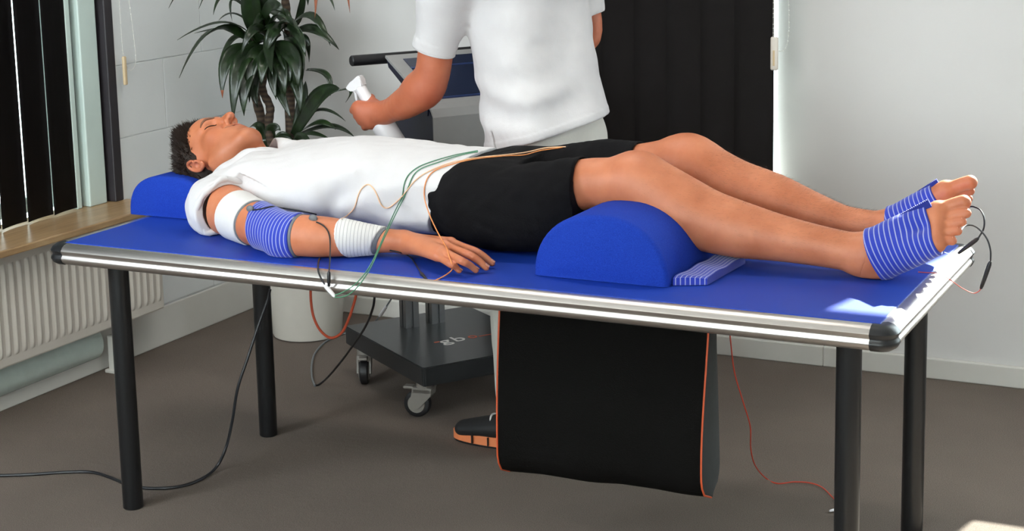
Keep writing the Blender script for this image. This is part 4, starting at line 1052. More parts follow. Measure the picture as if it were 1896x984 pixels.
# ============================================================ the standing man, seen from behind his left side
SF = Vector((-0.968, 0.25, 0)).normalized(); SRt = Vector((SF.y, -SF.x, 0)); SL = -SRt; UP = Vector((0, 0, 1))
SC0 = Vector((-0.150, 0.615, 0))
def st(f, l, z): return SC0 + SF * f + SL * l + UP * z            # forward, left, height
S_SHO = atY(838, -40, 0.45); S_UP = atY(812, 60, 0.455); S_ELB = atY(796, 152, 0.465); S_FOR = atY(757, 187, 0.49); S_WR = atY(716, 208, 0.515)
BOT_A = atY(664, 158, 0.535); BOT_B = atY(742, 285, 0.535)          # bottle axis: head to base
BAX = (BOT_B - BOT_A).normalized()
GRIP = atY(683, 209, 0.530)
def fist(F):
    w = Vector(S_WR); ax = BAX; fwd = (GRIP - w); fwd = (fwd - ax * fwd.dot(ax)).normalized(); side = ax.cross(fwd)      # side: towards / away from camera
    if side.y > 0: side = -side                                       # camera side
    c = GRIP
    # back of the hand: on the camera side of the grip
    F.tube([w, w.lerp(c, 0.6) + side * 0.012, c + side * 0.020 - ax * 0.004], [(0.028, 0.028), (0.036, 0.026), (0.036, 0.022)], 0.02, up=tuple(side))
    F.tube([c - ax * 0.028 + side * 0.020 + fwd * 0.006, c + ax * 0.030 + side * 0.018 - fwd * 0.002], [0.018, 0.018], 0.016)
    for i in range(4):                                                # fingers wrap round the neck of the bottle
        o = c + ax * (-0.030 + 0.0195 * i); r = (0.0098, 0.0102, 0.0098, 0.0088)[i]; q = 0.030 - 0.0015 * i
        pts = [o + side * 0.022 - fwd * 0.004, o + side * 0.024 + fwd * q * 0.75, o + side * 0.006 + fwd * (q + 0.006), o - side * 0.018 + fwd * q * 0.75, o - side * 0.027 + fwd * 0.004]
        F.tube(pts, [r * 1.15, r * 1.12, r * 1.05, r, r * 0.9], 0.005, sub=4)
    F.tube([w - side * 0.008 + fwd * 0.01, c - fwd * 0.024 - ax * 0.020 - side * 0.010, c - ax * 0.036 - fwd * 0.012 - side * 0.026, c - ax * 0.036 + fwd * 0.014 - side * 0.026], [0.019, 0.0145, 0.0118, 0.0100], 0.012, sub=3)
SH_O, SH_R = head_frame(st(0.085, 0.0, 1.63), SRt, SF * 0.96 - UP * 0.28, UP * 0.96 + SF * 0.28)
R_ELB = atY(1085, 66, 0.83); R_SHO = st(0.045, -0.175, 1.39)
R_WR = R_ELB + SF * 0.06 + SL * 0.15 - UP * 0.02
def standing_body(F):
    F.loft(2, [(0.80, SC0.x, SC0.y, 0.100, 0.135, 2.0), (0.95, SC0.x - 0.012, SC0.y, 0.094, 0.128, 2.0), (1.08, SC0.x - 0.050, SC0.y + 0.01, 0.080, 0.112, 2.0), (1.25, SC0.x - 0.062, SC0.y + 0.012, 0.078, 0.120, 2.0), (1.38, SC0.x - 0.055, SC0.y + 0.01, 0.075, 0.13, 2.0), (1.44, SC0.x - 0.045, SC0.y + 0.01, 0.06, 0.10, 2)], 0.0)
    F.tube([st(0.045, 0, 1.40), st(0.055, 0, 1.48), st(0.07, 0, 1.56)], [0.066, 0.060, 0.058], 0.04)
    for p in (S_SHO, R_SHO): F.tube([st(0.045, 0, 1.43), p], [0.05, 0.056], 0.05)
    F.tube([S_SHO, S_UP, S_ELB, S_FOR, S_WR], [0.060, 0.049, 0.0475, 0.0455, 0.0300], 0.02)
    F.ell(Vector(S_ELB).lerp(S_FOR, 0.35) + UP * 0.004, (0.052, 0.046, 0.045), 0.03)
    fist(F)
    F.tube([R_SHO, R_SHO.lerp(R_ELB, 0.55), R_ELB, R_ELB.lerp(R_WR, 0.5), R_WR], [0.060, 0.050, 0.043, 0.042, 0.029], 0.02)
    p = R_WR + SF * 0.02
    q = lambda f, l, z: p + SF * f + SL * l + UP * z
    hand(F, p, [q(0.07, -0.030, -0.004), q(0.075, -0.010, 0.0), q(0.072, 0.012, -0.002), q(0.064, 0.032, -0.008)], [q(0.11, -0.034, -0.012), q(0.12, -0.010, -0.008), q(0.114, 0.014, -0.01), q(0.098, 0.038, -0.016)],
         [q(0.142, -0.036, -0.036), q(0.155, -0.010, -0.034), q(0.146, 0.016, -0.034), q(0.124, 0.042, -0.034)], [q(0.01, 0.02, -0.012), q(0.045, 0.045, -0.022), q(0.065, 0.05, -0.026), q(0.085, 0.046, -0.03)])
    for s, foot_p, knee in ((1, Vector((-0.205, 0.500, 0.09)), Vector((-0.20, 0.505, 0.48))), (-1, Vector((-0.02, 0.700, 0.09)), Vector((-0.09, 0.70, 0.48)))):
        F.tube([st(0, s * 0.085, 0.86), knee, foot_p], [0.085, 0.056, 0.038], 0.03)
        F.tube([foot_p - UP * 0.02, foot_p + SF * 0.08 + UP * -0.045], [0.030, 0.018], 0.02)
    build_head(F, SH_O, SH_R)
def standing():
    root = empty('person', (SC0.x, SC0.y, 0), 'standing person in white polo shirt and pale trousers seen from behind', 'person')
    A = Field((-0.86, 0.34, 0.02), (0.22, 0.96, 1.82), 0.0032); standing_body(A)
    o, V = np_mesh('body', [A.mesh()], M['skin2'], root); del A
    t, sh = head_tints(V, SH_O, SH_R); lowm = V[:, 2] < 1.45; t[lowm] = 0; sh[lowm] = 0
    t = np.maximum(t, 0.55 * np.exp(-((V - np.array(S_ELB + Vector((0.02, -0.01, -0.03)))) ** 2).sum(1) / 0.045 ** 2)); t = np.maximum(t, 0.45 * np.exp(-((V - np.array(GRIP)) ** 2).sum(1) / 0.045 ** 2))
    set_attr(o, 'tint', t); set_attr(o, 'shade', sh)
    hair_cap('hair', SH_O, SH_R, root, plain('greying_hair', lin(92, 82, 72), 0.6, var=0.3, vscale=80), n=500, length=(0.010, 0.018))
    # polo shirt: loft with the shoulder line turned with the body
    S = Field((-0.62, 0.34, 0.78), (0.22, 0.98, 1.56), 0.0036)
    X, Y, Z = S.full(); x, y = X - SC0.x, Y - SC0.y
    f = x * SF.x + y * SF.y; l = x * SL.x + y * SL.y
    zs = np.array([0.78, 0.86, 0.94, 1.02, 1.12, 1.22, 1.32, 1.40, 1.46, 1.50])
    I = lambda v: np.interp(S.ax[2], zs, v)[None, None, :].astype(np.float32)
    rl = I([.200, .198, .192, .188, .186, .187, .195, .195, .150, .07]); rf = I([.156, .156, .152, .148, .138, .130, .128, .116, .095, .06]); cf = I([.000, .006, .018, .044, .060, .064, .060, .050, .040, .03])
    u, v = f - cf, l; nn = 2.3
    q = (np.abs(u / rf) ** nn + np.abs(v / rl) ** nn) ** (1 / nn) + 1e-6
    d = np.sqrt(u * u + v * v) * (1 - 1 / q); d = np.maximum(d, Z - 1.50); d = np.maximum(d, 0.79 - Z)
    # drape: long soft folds running down the back from the left armpit
    d = d + 0.0080 * np.sin(24 * (f * 0.8 + l) + 9 * Z + 2.0 * np.sin(7 * Z + 3)) * np.clip((1.35 - Z) / 0.3, 0, 1)
    d = d + 0.0085 * np.sin(58 * Z + 18 * l - 12 * f) * np.exp(-((Z - 0.95) / 0.07) ** 2) * np.clip((l + 0.05) / 0.12, 0, 1)
    S.D[:] = d.astype(np.float32)
    slv = (S_UP - S_SHO).normalized(); send = S_SHO.lerp(S_UP, 1.0) + slv * 0.052
    S.tube([st(0.01, 0.10, 1.42), S_SHO, S_UP, send + slv * 0.03], [0.075, 0.078, 0.061, 0.0585], 0.04)
    rsv = (R_ELB - R_SHO).normalized(); rend = R_ELB - rsv * 0.065
    S.tube([st(0.01, -0.10, 1.42), R_SHO, R_SHO.lerp(R_ELB, 0.5), rend + rsv * 0.02], [0.075, 0.078, 0.066, 0.060], 0.04)
    S.wrinkle(0.0050, 32, 21, 6); S.wrinkle(0.0016, 110, 22, 4)
    # cuffs and hem
    X, Y, Z = S.full()
    dl = (X - send.x) * slv.x + (Y - send.y) * slv.y + (Z - send.z) * slv.z
    S.smax((slice(None),) * 3, np.where(((X - send.x) ** 2 + (Y - send.y) ** 2 + (Z - send.z) ** 2) < 0.1 ** 2, dl, -1).astype(np.float32), 0.002)
    dr = (X - rend.x) * rsv.x + (Y - rend.y) * rsv.y + (Z - rend.z) * rsv.z
    S.smax((slice(None),) * 3, np.where(((X - rend.x) ** 2 + (Y - rend.y) ** 2 + (Z - rend.z) ** 2) < 0.09 ** 2, dr, -1).astype(np.float32), 0.002)
    hem = 0.868 - Z + 0.10 * l + 0.0 * f
    S.smax((slice(None),) * 3, (0.874 - Z - 0.13 * l - 0.24 * f).astype(np.float32), 0.003)
    hemd = Z - (0.874 - 0.13 * l - 0.24 * f); S.D -= (0.0022 * np.clip((0.024 - hemd) / 0.002, 0, 1)).astype(np.float32)
    S.smax((slice(None),) * 3, (-hemd).astype(np.float32), 0.003)
    near_s = ((X - send.x) ** 2 + (Y - send.y) ** 2 + (Z - send.z) ** 2) < 0.1 ** 2
    S.D -= np.where(near_s, 0.0020 * np.clip((dl + 0.028) / 0.002, 0, 1), 0).astype(np.float32); S.smax((slice(None),) * 3, np.where(near_s, dl, -1).astype(np.float32), 0.002)
    # vent at the left side seam
    vent = np.maximum(np.abs(f - 0.028 - 0.25 * (Z - 0.84)) - 0.0028, np.maximum(Z - 0.895, -(l - 0.08)))
    S.smax((slice(None),) * 3, (-vent).astype(np.float32), 0.0)
    # hollow: open below and at the cuffs
    inner = S.copy(); 
    S.tube([send - slv * 0.03, send + slv * 0.06], [0.0480, 0.0500], 0.002, neg=True); S.tube([rend - rsv * 0.02, rend + rsv * 0.05], [0.050, 0.050], 0.002, neg=True)
    S.tube([st(0.05, 0, 1.45), st(0.07, 0, 1.54)], [0.066, 0.075], 0.01, neg=True)
    low = np.maximum(d + 0.017, Z - 0.93)
    S.smax((slice(None),) * 3, (-low).astype(np.float32), 0.002)
    so, _ = np_mesh('polo_shirt', [S.mesh()], M['shirt'], root, 1)
    # stitched bands: sleeve cuff and hem are separate ribbons of the same knit
    uu = (UP - slv * UP.dot(slv)).normalized(); vv = slv.cross(uu); bm = bmesh.new()
    ring = [send - slv * 0.001 + (uu * math.cos(a) + vv * math.sin(a)) * 0.0565 for a in [2 * math.pi * k / 40 for k in range(41)]]; ring[-1] = ring[0]
    tube_bm(bm, ring, 0.0035, 8); from_bm('sleeve_cuff', bm, M['shirt'], so, True)
    V = []; Fc = []; N = 28
    for k in range(N):
        a = 2 * math.pi * k / N; cs, sn = math.cos(a), math.sin(a)
        for (r, z) in ((0.064, 1.475), (0.070, 1.515), (0.080, 1.505), (0.095, 1.462)): V.append(st(0.055 + cs * r, sn * r, z + 0.018 * cs * -1))
    for k in range(N):
        if k in (0, N - 1): continue
        for j in range(3): Fc.append((k * 4 + j, k * 4 + j + 1, ((k + 1) % N) * 4 + j + 1, ((k + 1) % N) * 4 + j))
    co = pd('collar', V, Fc, M['shirt'], so); md = co.modifiers.new('s', 'SOLIDIFY'); md.thickness = 0.004
    # trousers
    T = Field((-0.36, 0.36, 0.05), (0.20, 0.86, 0.96), 0.0036)
    X, Y, Z = T.full(); x, y = X - SC0.x, Y - SC0.y; f = x * SF.x + y * SF.y; l = x * SL.x + y * SL.y
    q = (np.abs((f - 0.006) / 0.120) ** 2.2 + np.abs(l / 0.162) ** 2.2) ** (1 / 2.2) + 1e-6; d = np.sqrt(f * f + l * l) * (1 - 1 / q)
    T.D[:] = np.maximum(np.maximum(d, Z - 0.95), 0.78 - Z)
    T.tube([st(0.0, 0.088, 0.84), st(0.02, 0.092, 0.66), (-0.205, 0.500, 0.46), (-0.200, 0.500, 0.20), (-0.192, 0.500, 0.065)], [0.098, 0.090, 0.076, 0.068, 0.066], 0.05)
    T.tube([st(0.0, -0.088, 0.84), st(0.01, -0.090, 0.66), (-0.09, 0.70, 0.46), (-0.035, 0.70, 0.20), (-0.015, 0.70, 0.065)], [0.098, 0.090, 0.076, 0.068, 0.066], 0.05)
    T.wrinkle(0.0040, 46, 31, 6)
    T.plane((0, 0, 0.070), (0, 0, -1)); T.plane((0, 0, 0.945), (0, 0, 1))
    to, _ = np_mesh('trousers', [T.mesh()], M['trousers'], root, 1)
    # seat seams on the trousers
    for fl in (-0.06, 0.0):
        pass
    # shoes
    for ank, yaw in ((Vector((-0.205, 0.500, 0)), 0.12), (Vector((-0.02, 0.700, 0)), 0.3)):
        dr_ = Vector((-math.cos(yaw), math.sin(yaw) if yaw > .2 else -0.02, 0)).normalized(); sd = UP.cross(dr_)
        L = lambda a, b, z: ank + dr_ * a + sd * b + UP * z
        S2 = Field(ank - Vector((0.26, 0.14, 0.01)), ank + Vector((0.16, 0.14, 0.15)), 0.0028)
        S2.tube([L(-0.075, 0, 0.052), L(0.0, 0, 0.058), L(0.08, 0.002, 0.050), L(0.165, 0.004, 0.038)], [(0.034, 0.034), (0.040, 0.040), (0.045, 0.032), (0.036, 0.022)], 0.0, up=(0, 0, 1))
        S2.tube([L(-0.05, 0, 0.075), L(-0.035, 0, 0.110)], [0.038, 0.040], 0.03)
        S2.tube([L(-0.04, 0, 0.10), L(-0.03, 0, 0.15)], [0.034, 0.034], 0.004, neg=True)
        S2.plane((0, 0, 0.022), (0, 0, -1)); sh_, _ = np_mesh('shoe', [S2.mesh()], M['shoe'], root, 1)
        # sole in blocks, as the photograph shows at the toe
        out = []
        for k in range(33):
            a = 2 * math.pi * k / 32; ca, sa = math.cos(a), math.sin(a); hw = 0.040 + 0.010 * ca * (1 if ca > 0 else 0.4)
            out.append((0.045 + 0.158 * ca * (1.0 if ca > 0 else 0.86), hw * sa * (1 - 0.12 * max(ca, 0))))
        bm = bmesh.new(); prism(bm, out[:-1], 0.006, 0.032, lambda u, v, d: L(u, v * 1.02, d)); so_ = from_bm('sole', bm, M['shoe_sole'], sh_)
        bm = bmesh.new(); prism(bm, [(u * 0.985 + 0.0007, v * 0.97) for u, v in out[:-1]], 0.0, 0.006, lambda u, v, d: L(u, v, d)); from_bm('outsole', bm, M['black_rubber'], sh_)
        for a_ in (0.075, 0.125):
            bm = bmesh.new(); bx(bm, (-0.0014, -0.0478 + 0.04 * max(0, a_ - 0.10), 0.008), (0.0014, 0.0478 - 0.04 * max(0, a_ - 0.10), 0.0318), 0, mtx=Matrix.Translation(L(a_, 0, 0)) @ Matrix((tuple(dr_), tuple(sd), (0, 0, 1))).transposed().to_4x4()); from_bm('sole_groove', bm, M['black_rubber'], sh_)
        for a_ in (0.035, 0.058, 0.081):
            pts = [L(a_ - 0.012, -0.038, 0.066), L(a_ - 0.004, -0.020, 0.088 - a_ * 0.10), L(a_, 0.0, 0.0945 - a_ * 0.12), L(a_ - 0.004, 0.020, 0.088 - a_ * 0.10), L(a_ - 0.012, 0.038, 0.066)]
            bm = bmesh.new(); tube_bm(bm, catmull(pts, 5), 0.0032, 6); from_bm('lace', bm, M['lace'], sh_, True)
    return root
standing()

# white bottle in his hand
def spray_bottle():
    r = empty('spray_bottle', BOT_B, 'white bottle with flared trigger head held by the standing man', 'bottle')
    A, ax = BOT_A, BAX; side = Vector((ax.y, -ax.x, 0)); x1 = Vector((0, 1, 0)); x1 = (x1 - ax * x1.dot(ax)).normalized(); x2 = ax.cross(x1)
    if x2.x > 0: x2 = -x2                              # nozzle side: towards the window
    bm = bmesh.new(); lathe(bm, [(0.012, 0.0), (0.0165, 0.004), (0.017, 0.05), (0.0175, 0.078), (0.026, 0.10), (0.033, 0.118), (0.034, 0.20), (0.032, 0.206)], A + ax * 0.004, 28, ax)
    from_bm('bottle', bm, M['white_plastic'], r, True)
    P = lambda a, b, c: A + ax * a + x2 * b + x1 * c
    bm = bmesh.new()
    prism(bm, [(0.012, -0.017), (0.010, 0.020), (0.000, 0.024), (-0.008, 0.036), (-0.017, 0.034), (-0.016, 0.014), (-0.022, -0.010), (-0.020, -0.024), (-0.006, -0.022)], -0.013, 0.013, lambda u, v, d: P(u, v, d))
    bmesh.ops.bevel(bm, geom=bm.edges[:], offset=0.003, segments=2, affect='EDGES'); from_bm('spray_head', bm, M['white_plastic'], r, True)
    bm = bmesh.new(); tube_bm(bm, catmull([P(-0.002, 0.020, 0), P(0.014, 0.023, 0), P(0.030, 0.030, 0), P(0.040, 0.034, 0)], 5), 0.0042, 8); from_bm('trigger', bm, M['white_plastic'], r, True)
spray_bottle()
# ============================================================ treatment device on a castered stand
CF = Vector((-0.555, 0.607, 0)); CA = Vector((-0.83, 0.56, 0)).normalized(); CB = Vector((0.56, 0.83, 0)).normalized()
def cp(a, b, z): return CF + CA * a + CB * b + UP * z
def cmat(a, b, z): return Matrix.Translation(cp(a, b, z)) @ Matrix((tuple(CA), tuple(CB), (0, 0, 1))).transposed().to_4x4()
def cart():
    r = empty('device_cart', cp(0.25, 0.2, 0), 'electrotherapy device console on a black castered stand behind the table', 'medical device')
    bm = bmesh.new(); a0, a1, b0, b1 = -0.022, 0.535, -0.022, 0.425
    poly = [(a0 + 0.006, b0), (a0, b0 + 0.006), (a0, b1 - 0.006), (a0 + 0.006, b1), (a1 - 0.006, b1), (a1, b1 - 0.006), (a1, b0 + 0.006), (a1 - 0.006, b0)]
    prism(bm, poly, 0.108, 0.166, lambda u, v, d: cp(u, v, d)); bmesh.ops.bevel(bm, geom=bm.edges[:], offset=0.003, segments=2, affect='EDGES')
    base = from_bm('base_plate', bm, M['cart_black'], r)
    for (b, t) in ((0.150, 0), (0.242, 1)):
        c = 0.415; bm = bmesh.new()
        h = 0.023; g = 0.004
        prof = [(-h, -h), (-g, -h), (-g, -h + .008), (g, -h + .008), (g, -h), (h, -h), (h, -g), (h - .008, -g), (h - .008, g), (h, g), (h, h), (g, h), (g, h - .008), (-g, h - .008), (-g, h), (-h, h), (-h, g), (-h + .008, g), (-h + .008, -g), (-h, -g)]
        prism(bm, prof, 0.166, 0.80, lambda u, v, d: cp(c + u, b + v, d)); from_bm('column', bm, M['alu_matt'], r)
    # casters
    for (a, b, yaw, lab) in ((0.030, 0.006, 0.75, 'near'), (0.445, 0.004, 2.62, 'left'), (0.03, 0.38, 1.0, ''), (0.46, 0.38, 0.2, '')):
        m = Matrix.Translation(cp(a, b, 0)) @ Matrix.Rotation(math.atan2(CA.y, CA.x) + yaw, 4, 'Z')
        cs = None
        bm = bmesh.new(); cyl(bm, (0, 0, 0.092), (0, 0, 0.110), 0.024, n=20)
        bx(bm, (-0.030, -0.022, 0.072), (0.034, 0.022, 0.094), 0.006)
        for s in (-1, 1):
            prism(bm, [(-0.030, 0.094), (0.030, 0.094), (0.034, 0.070), (0.044, 0.040), (0.030, 0.026), (0.012, 0.030), (-0.026, 0.070)], s * 0.017, s * 0.022, lambda u, v, d: Vector((u, d, v)))
        for v in bm.verts: v.co = m @ v.co
        cs = from_bm('caster', bm, M['grey_caster'], r)
        bm = bmesh.new(); lathe(bm, [(0.010, -0.013), (0.034, -0.0135), (0.0395, -0.010), (0.0405, 0), (0.0395, 0.010), (0.034, 0.0135), (0.010, 0.013)], (0.022, 0, 0.041), 28, (0, 1, 0))
        for v in bm.verts: v.co = m @ v.co
        from_bm('wheel', bm, M['black_rubber'], cs, True)
        bm = bmesh.new(); lathe(bm, [(0.006, -0.0165), (0.026, -0.0155), (0.028, -0.012), (0.028, 0.012), (0.026, 0.0155), (0.006, 0.0165)], (0.022, 0, 0.041), 24, (0, 1, 0))
        for v in bm.verts: v.co = m @ v.co
        from_bm('wheel_hub', bm, M['grey_caster'], cs, True)
        bm = bmesh.new(); bx(bm, (0.030, -0.014, 0.086), (0.062, 0.014, 0.094), 0.003)
        for v in bm.verts: v.co = m @ v.co
        from_bm('brake_pedal', bm, M['grey_caster'], cs)
    # console: side profile in (a, z) extruded along b
    bl, br = 0.060, 0.445
    shell = [(0.060, 0.897), (0.044, 0.880), (0.034, 0.865), (0.034, 0.62), (0.245, 0.60), (0.275, 0.83), (0.255, 0.955)]
    bm = bmesh.new(); prism(bm, shell, bl + 0.006, br - 0.006, lambda u, v, d: cp(u, d, v)); from_bm('console_body', bm, M['console_navy'], r)
    # front fascia bent from slope to vertical (grey sheet with pale edges)
    fas = [(0.335, 1.040), (0.060, 0.9215), (0.040, 0.908), (0.026, 0.885), (0.024, 0.62), (0.030, 0.62), (0.032, 0.884), (0.045, 0.903), (0.063, 0.9145), (0.337, 1.0325)]
    bm = bmesh.new(); prism(bm, fas, bl, br, lambda u, v, d: cp(u, d, v)); from_bm('fascia', bm, M['console_grey'], r)
    bm = bmesh.new(); prism(bm, [(0.336, 1.033), (0.064, 0.915), (0.07, 0.885), (0.322, 1.005)], bl + 0.003, br - 0.003, lambda u, v, d: cp(u, d, v)); from_bm('display_housing', bm, M['console_navy'], r)
    # slanted screen, recessed frame and glowing-less dark panel
    d = Vector((0.335 - 0.060, 1.040 - 0.9215)).normalized(); nrm = Vector((-d.y, d.x))
    def sp(t, off, b): q = Vector((0.060, 0.9215)) + d * t + nrm * off; return cp(q.x, b, q.y)
    def slab(name, t0, t1, b0, b1, h, mt):
        bm = bmesh.new(); prism(bm, [(t0, b0), (t1, b0), (t1, b1), (t0, b1)], -0.002, h, lambda u, v, q: sp(u, q, v)); return from_bm(name, bm, mt, r)
    s = slab('screen', 0.028, 0.268, bl + 0.045, br - 0.035, 0.002, M['screen'])
    for t0, t1 in ((0.021, 0.028), (0.205, 0.212)): slab('screen_bar', t0, t1, bl + 0.045, br - 0.035, 0.004, M['screen_bar'])
    # handle bar behind the top edge
    p0, p1 = cp(0.365, -0.040, 1.028), cp(0.365, 0.545, 1.028)
    bm = bmesh.new(); cyl(bm, p0, p1, 0.0165, n=24, bev=0.003); from_bm('handle_bar', bm, M['black_rubber'], r, True)
    for b in (0.12, 0.38):
        bm = bmesh.new(); bx(bm, (-0.05, -0.012, -0.012), (0.012, 0.012, 0.006), 0.003, mtx=cmat(0.362, b, 1.02)); from_bm('bar_bracket', bm, M['black_plastic'], r)
    bm = bmesh.new(); bx(bm, (-0.03, -0.07, -0.06), (0.04, 0.07, 0.06), 0.004, mtx=cmat(0.40, 0.196, 0.79)); from_bm('column_head', bm, M['black_plastic'], r)
    bm = bmesh.new(); bx(bm, (-0.18, -0.06, -0.02), (0.0, 0.06, 0.02), 0.004, mtx=cmat(0.40, 0.196, 0.72)); from_bm('column_arm', bm, M['black_plastic'], r)
    # lettering on the base
    def letter(txt, a, b, size, mt, sx=1.0):
        cu = bpy.data.curves.new('lettering', 'FONT'); cu.body = txt; cu.size = size; cu.extrude = 0.0004; cu.align_x = 'CENTER'
        o = bpy.data.objects.new('lettering', cu); COL.objects.link(o)
        mw = Matrix((tuple(CB * sx), tuple(CA), (0, 0, 1))).transposed().to_4x4(); mw.translation = cp(a, b, 0.1665)
        bpy.context.view_layer.update(); dg = bpy.context.evaluated_depsgraph_get(); me = bpy.data.meshes.new_from_object(o.evaluated_get(dg)); bpy.data.objects.remove(o)
        me.transform(mw); me.materials.clear(); me.materials.append(mt); n = bpy.data.objects.new('lettering', me); link(n, r); return n
    letter('g', 0.170, 0.160, 0.075, M['white_print'], 1.15); letter('b', 0.172, 0.208, 0.075, M['white_print'], 1.15); letter('o', 0.178, 0.256, 0.060, M['orange_print'], 1.0)
    for b in (0.145, ): letter('-', 0.185, 0.137, 0.07, M['orange_print'])
    bm = bmesh.new(); bx(bm, (-0.003, -0.040, 0), (0.003, 0.040, 0.0005), 0, mtx=cmat(0.185, 0.315, 0.1663)); from_bm('lettering', bm, M['orange_print'], r)
    return r
cart()

# ============================================================ bag hung below the table
def bag():
    r = empty('fabric_bag', (0.31, -0.1, 0.17), 'black fabric bag with orange piping hanging under the table', 'bag')
    x0, x1, y0, y1, zt = 0.062, 0.558, -0.145, -0.020, 0.646
    nx, nz = 22, 24
    def front(u, v, s):
        """u across, v down; s = -1 front sheet, +1 back sheet"""
        x = x0 + (x1 - x0) * u - 0.010 * v * (1 - u) + 0.010 * v * u + 0.006 * math.sin(3 * v + 2) * (2 * u - 1)
        z = zt - (zt - 0.166) * v + 0.018 * u * v + 0.003 * math.sin(5 * u) * v
        half = 0.062 * math.sin(math.pi * min(1, 0.42 + 0.50 * (1 - v) ** 0.8 * 1.0)) * (1 if v < 0.86 else math.sqrt(max(0, 1 - ((v - 0.86) / 0.14) ** 2)) * 0.98 + 0.02)
        fold = 0.006 * math.sin(11 * u + 4 * v) * v + 0.008 * math.exp(-((u - 0.2 - 0.35 * (v - 0.3)) / 0.10) ** 2) * v
        y = (y0 + y1) / 2 + s * half - (fold if s < 0 else 0)
        return Vector((x, y, z))
    for s, nm in ((-1, 'front_panel'), (1, 'back_panel')):
        V = [front(i / nx, j / nz, s) for j in range(nz + 1) for i in range(nx + 1)]
        Fc = [(j * (nx + 1) + i, j * (nx + 1) + i + 1, (j + 1) * (nx + 1) + i + 1, (j + 1) * (nx + 1) + i) for j in range(nz) for i in range(nx)]
        pd(nm, V, Fc, M['bag'], r)
    for u, nm in ((0, 'gusset'), (1, 'gusset')):
        V = []; n = 8
        for j in range(nz + 1):
            a, b = front(u, j / nz, -1), front(u, j / nz, 1)
            for k in range(n + 1): V.append(a.lerp(b, k / n) + Vector(((1 if u else -1) * 0.010 * math.sin(math.pi * k / n) * (1 - 0.6 * j / nz), 0, 0)))
        Fc = [(j * (n + 1) + k, j * (n + 1) + k + 1, (j + 1) * (n + 1) + k + 1, (j + 1) * (n + 1) + k) for j in range(nz) for k in range(n)]
        pd(nm, V, Fc, M['bag_side'], r)
        for s in (-1,):
            pts = [front(u, j / nz, s) + Vector(((0.002 if u else -0.002), s * 0.001, 0)) for j in range(nz + 1)]
            bm = bmesh.new(); tube_bm(bm, pts, 0.0022, 6); from_bm('piping', bm, M['piping'], r, True)
    for x in (0.14, 0.48):
        bm = bmesh.new(); bx(bm, (x - 0.015, -0.12, 0.636), (x + 0.015, -0.05, 0.649), 0.002); from_bm('hanging_strap', bm, M['bag'], r)
bag()

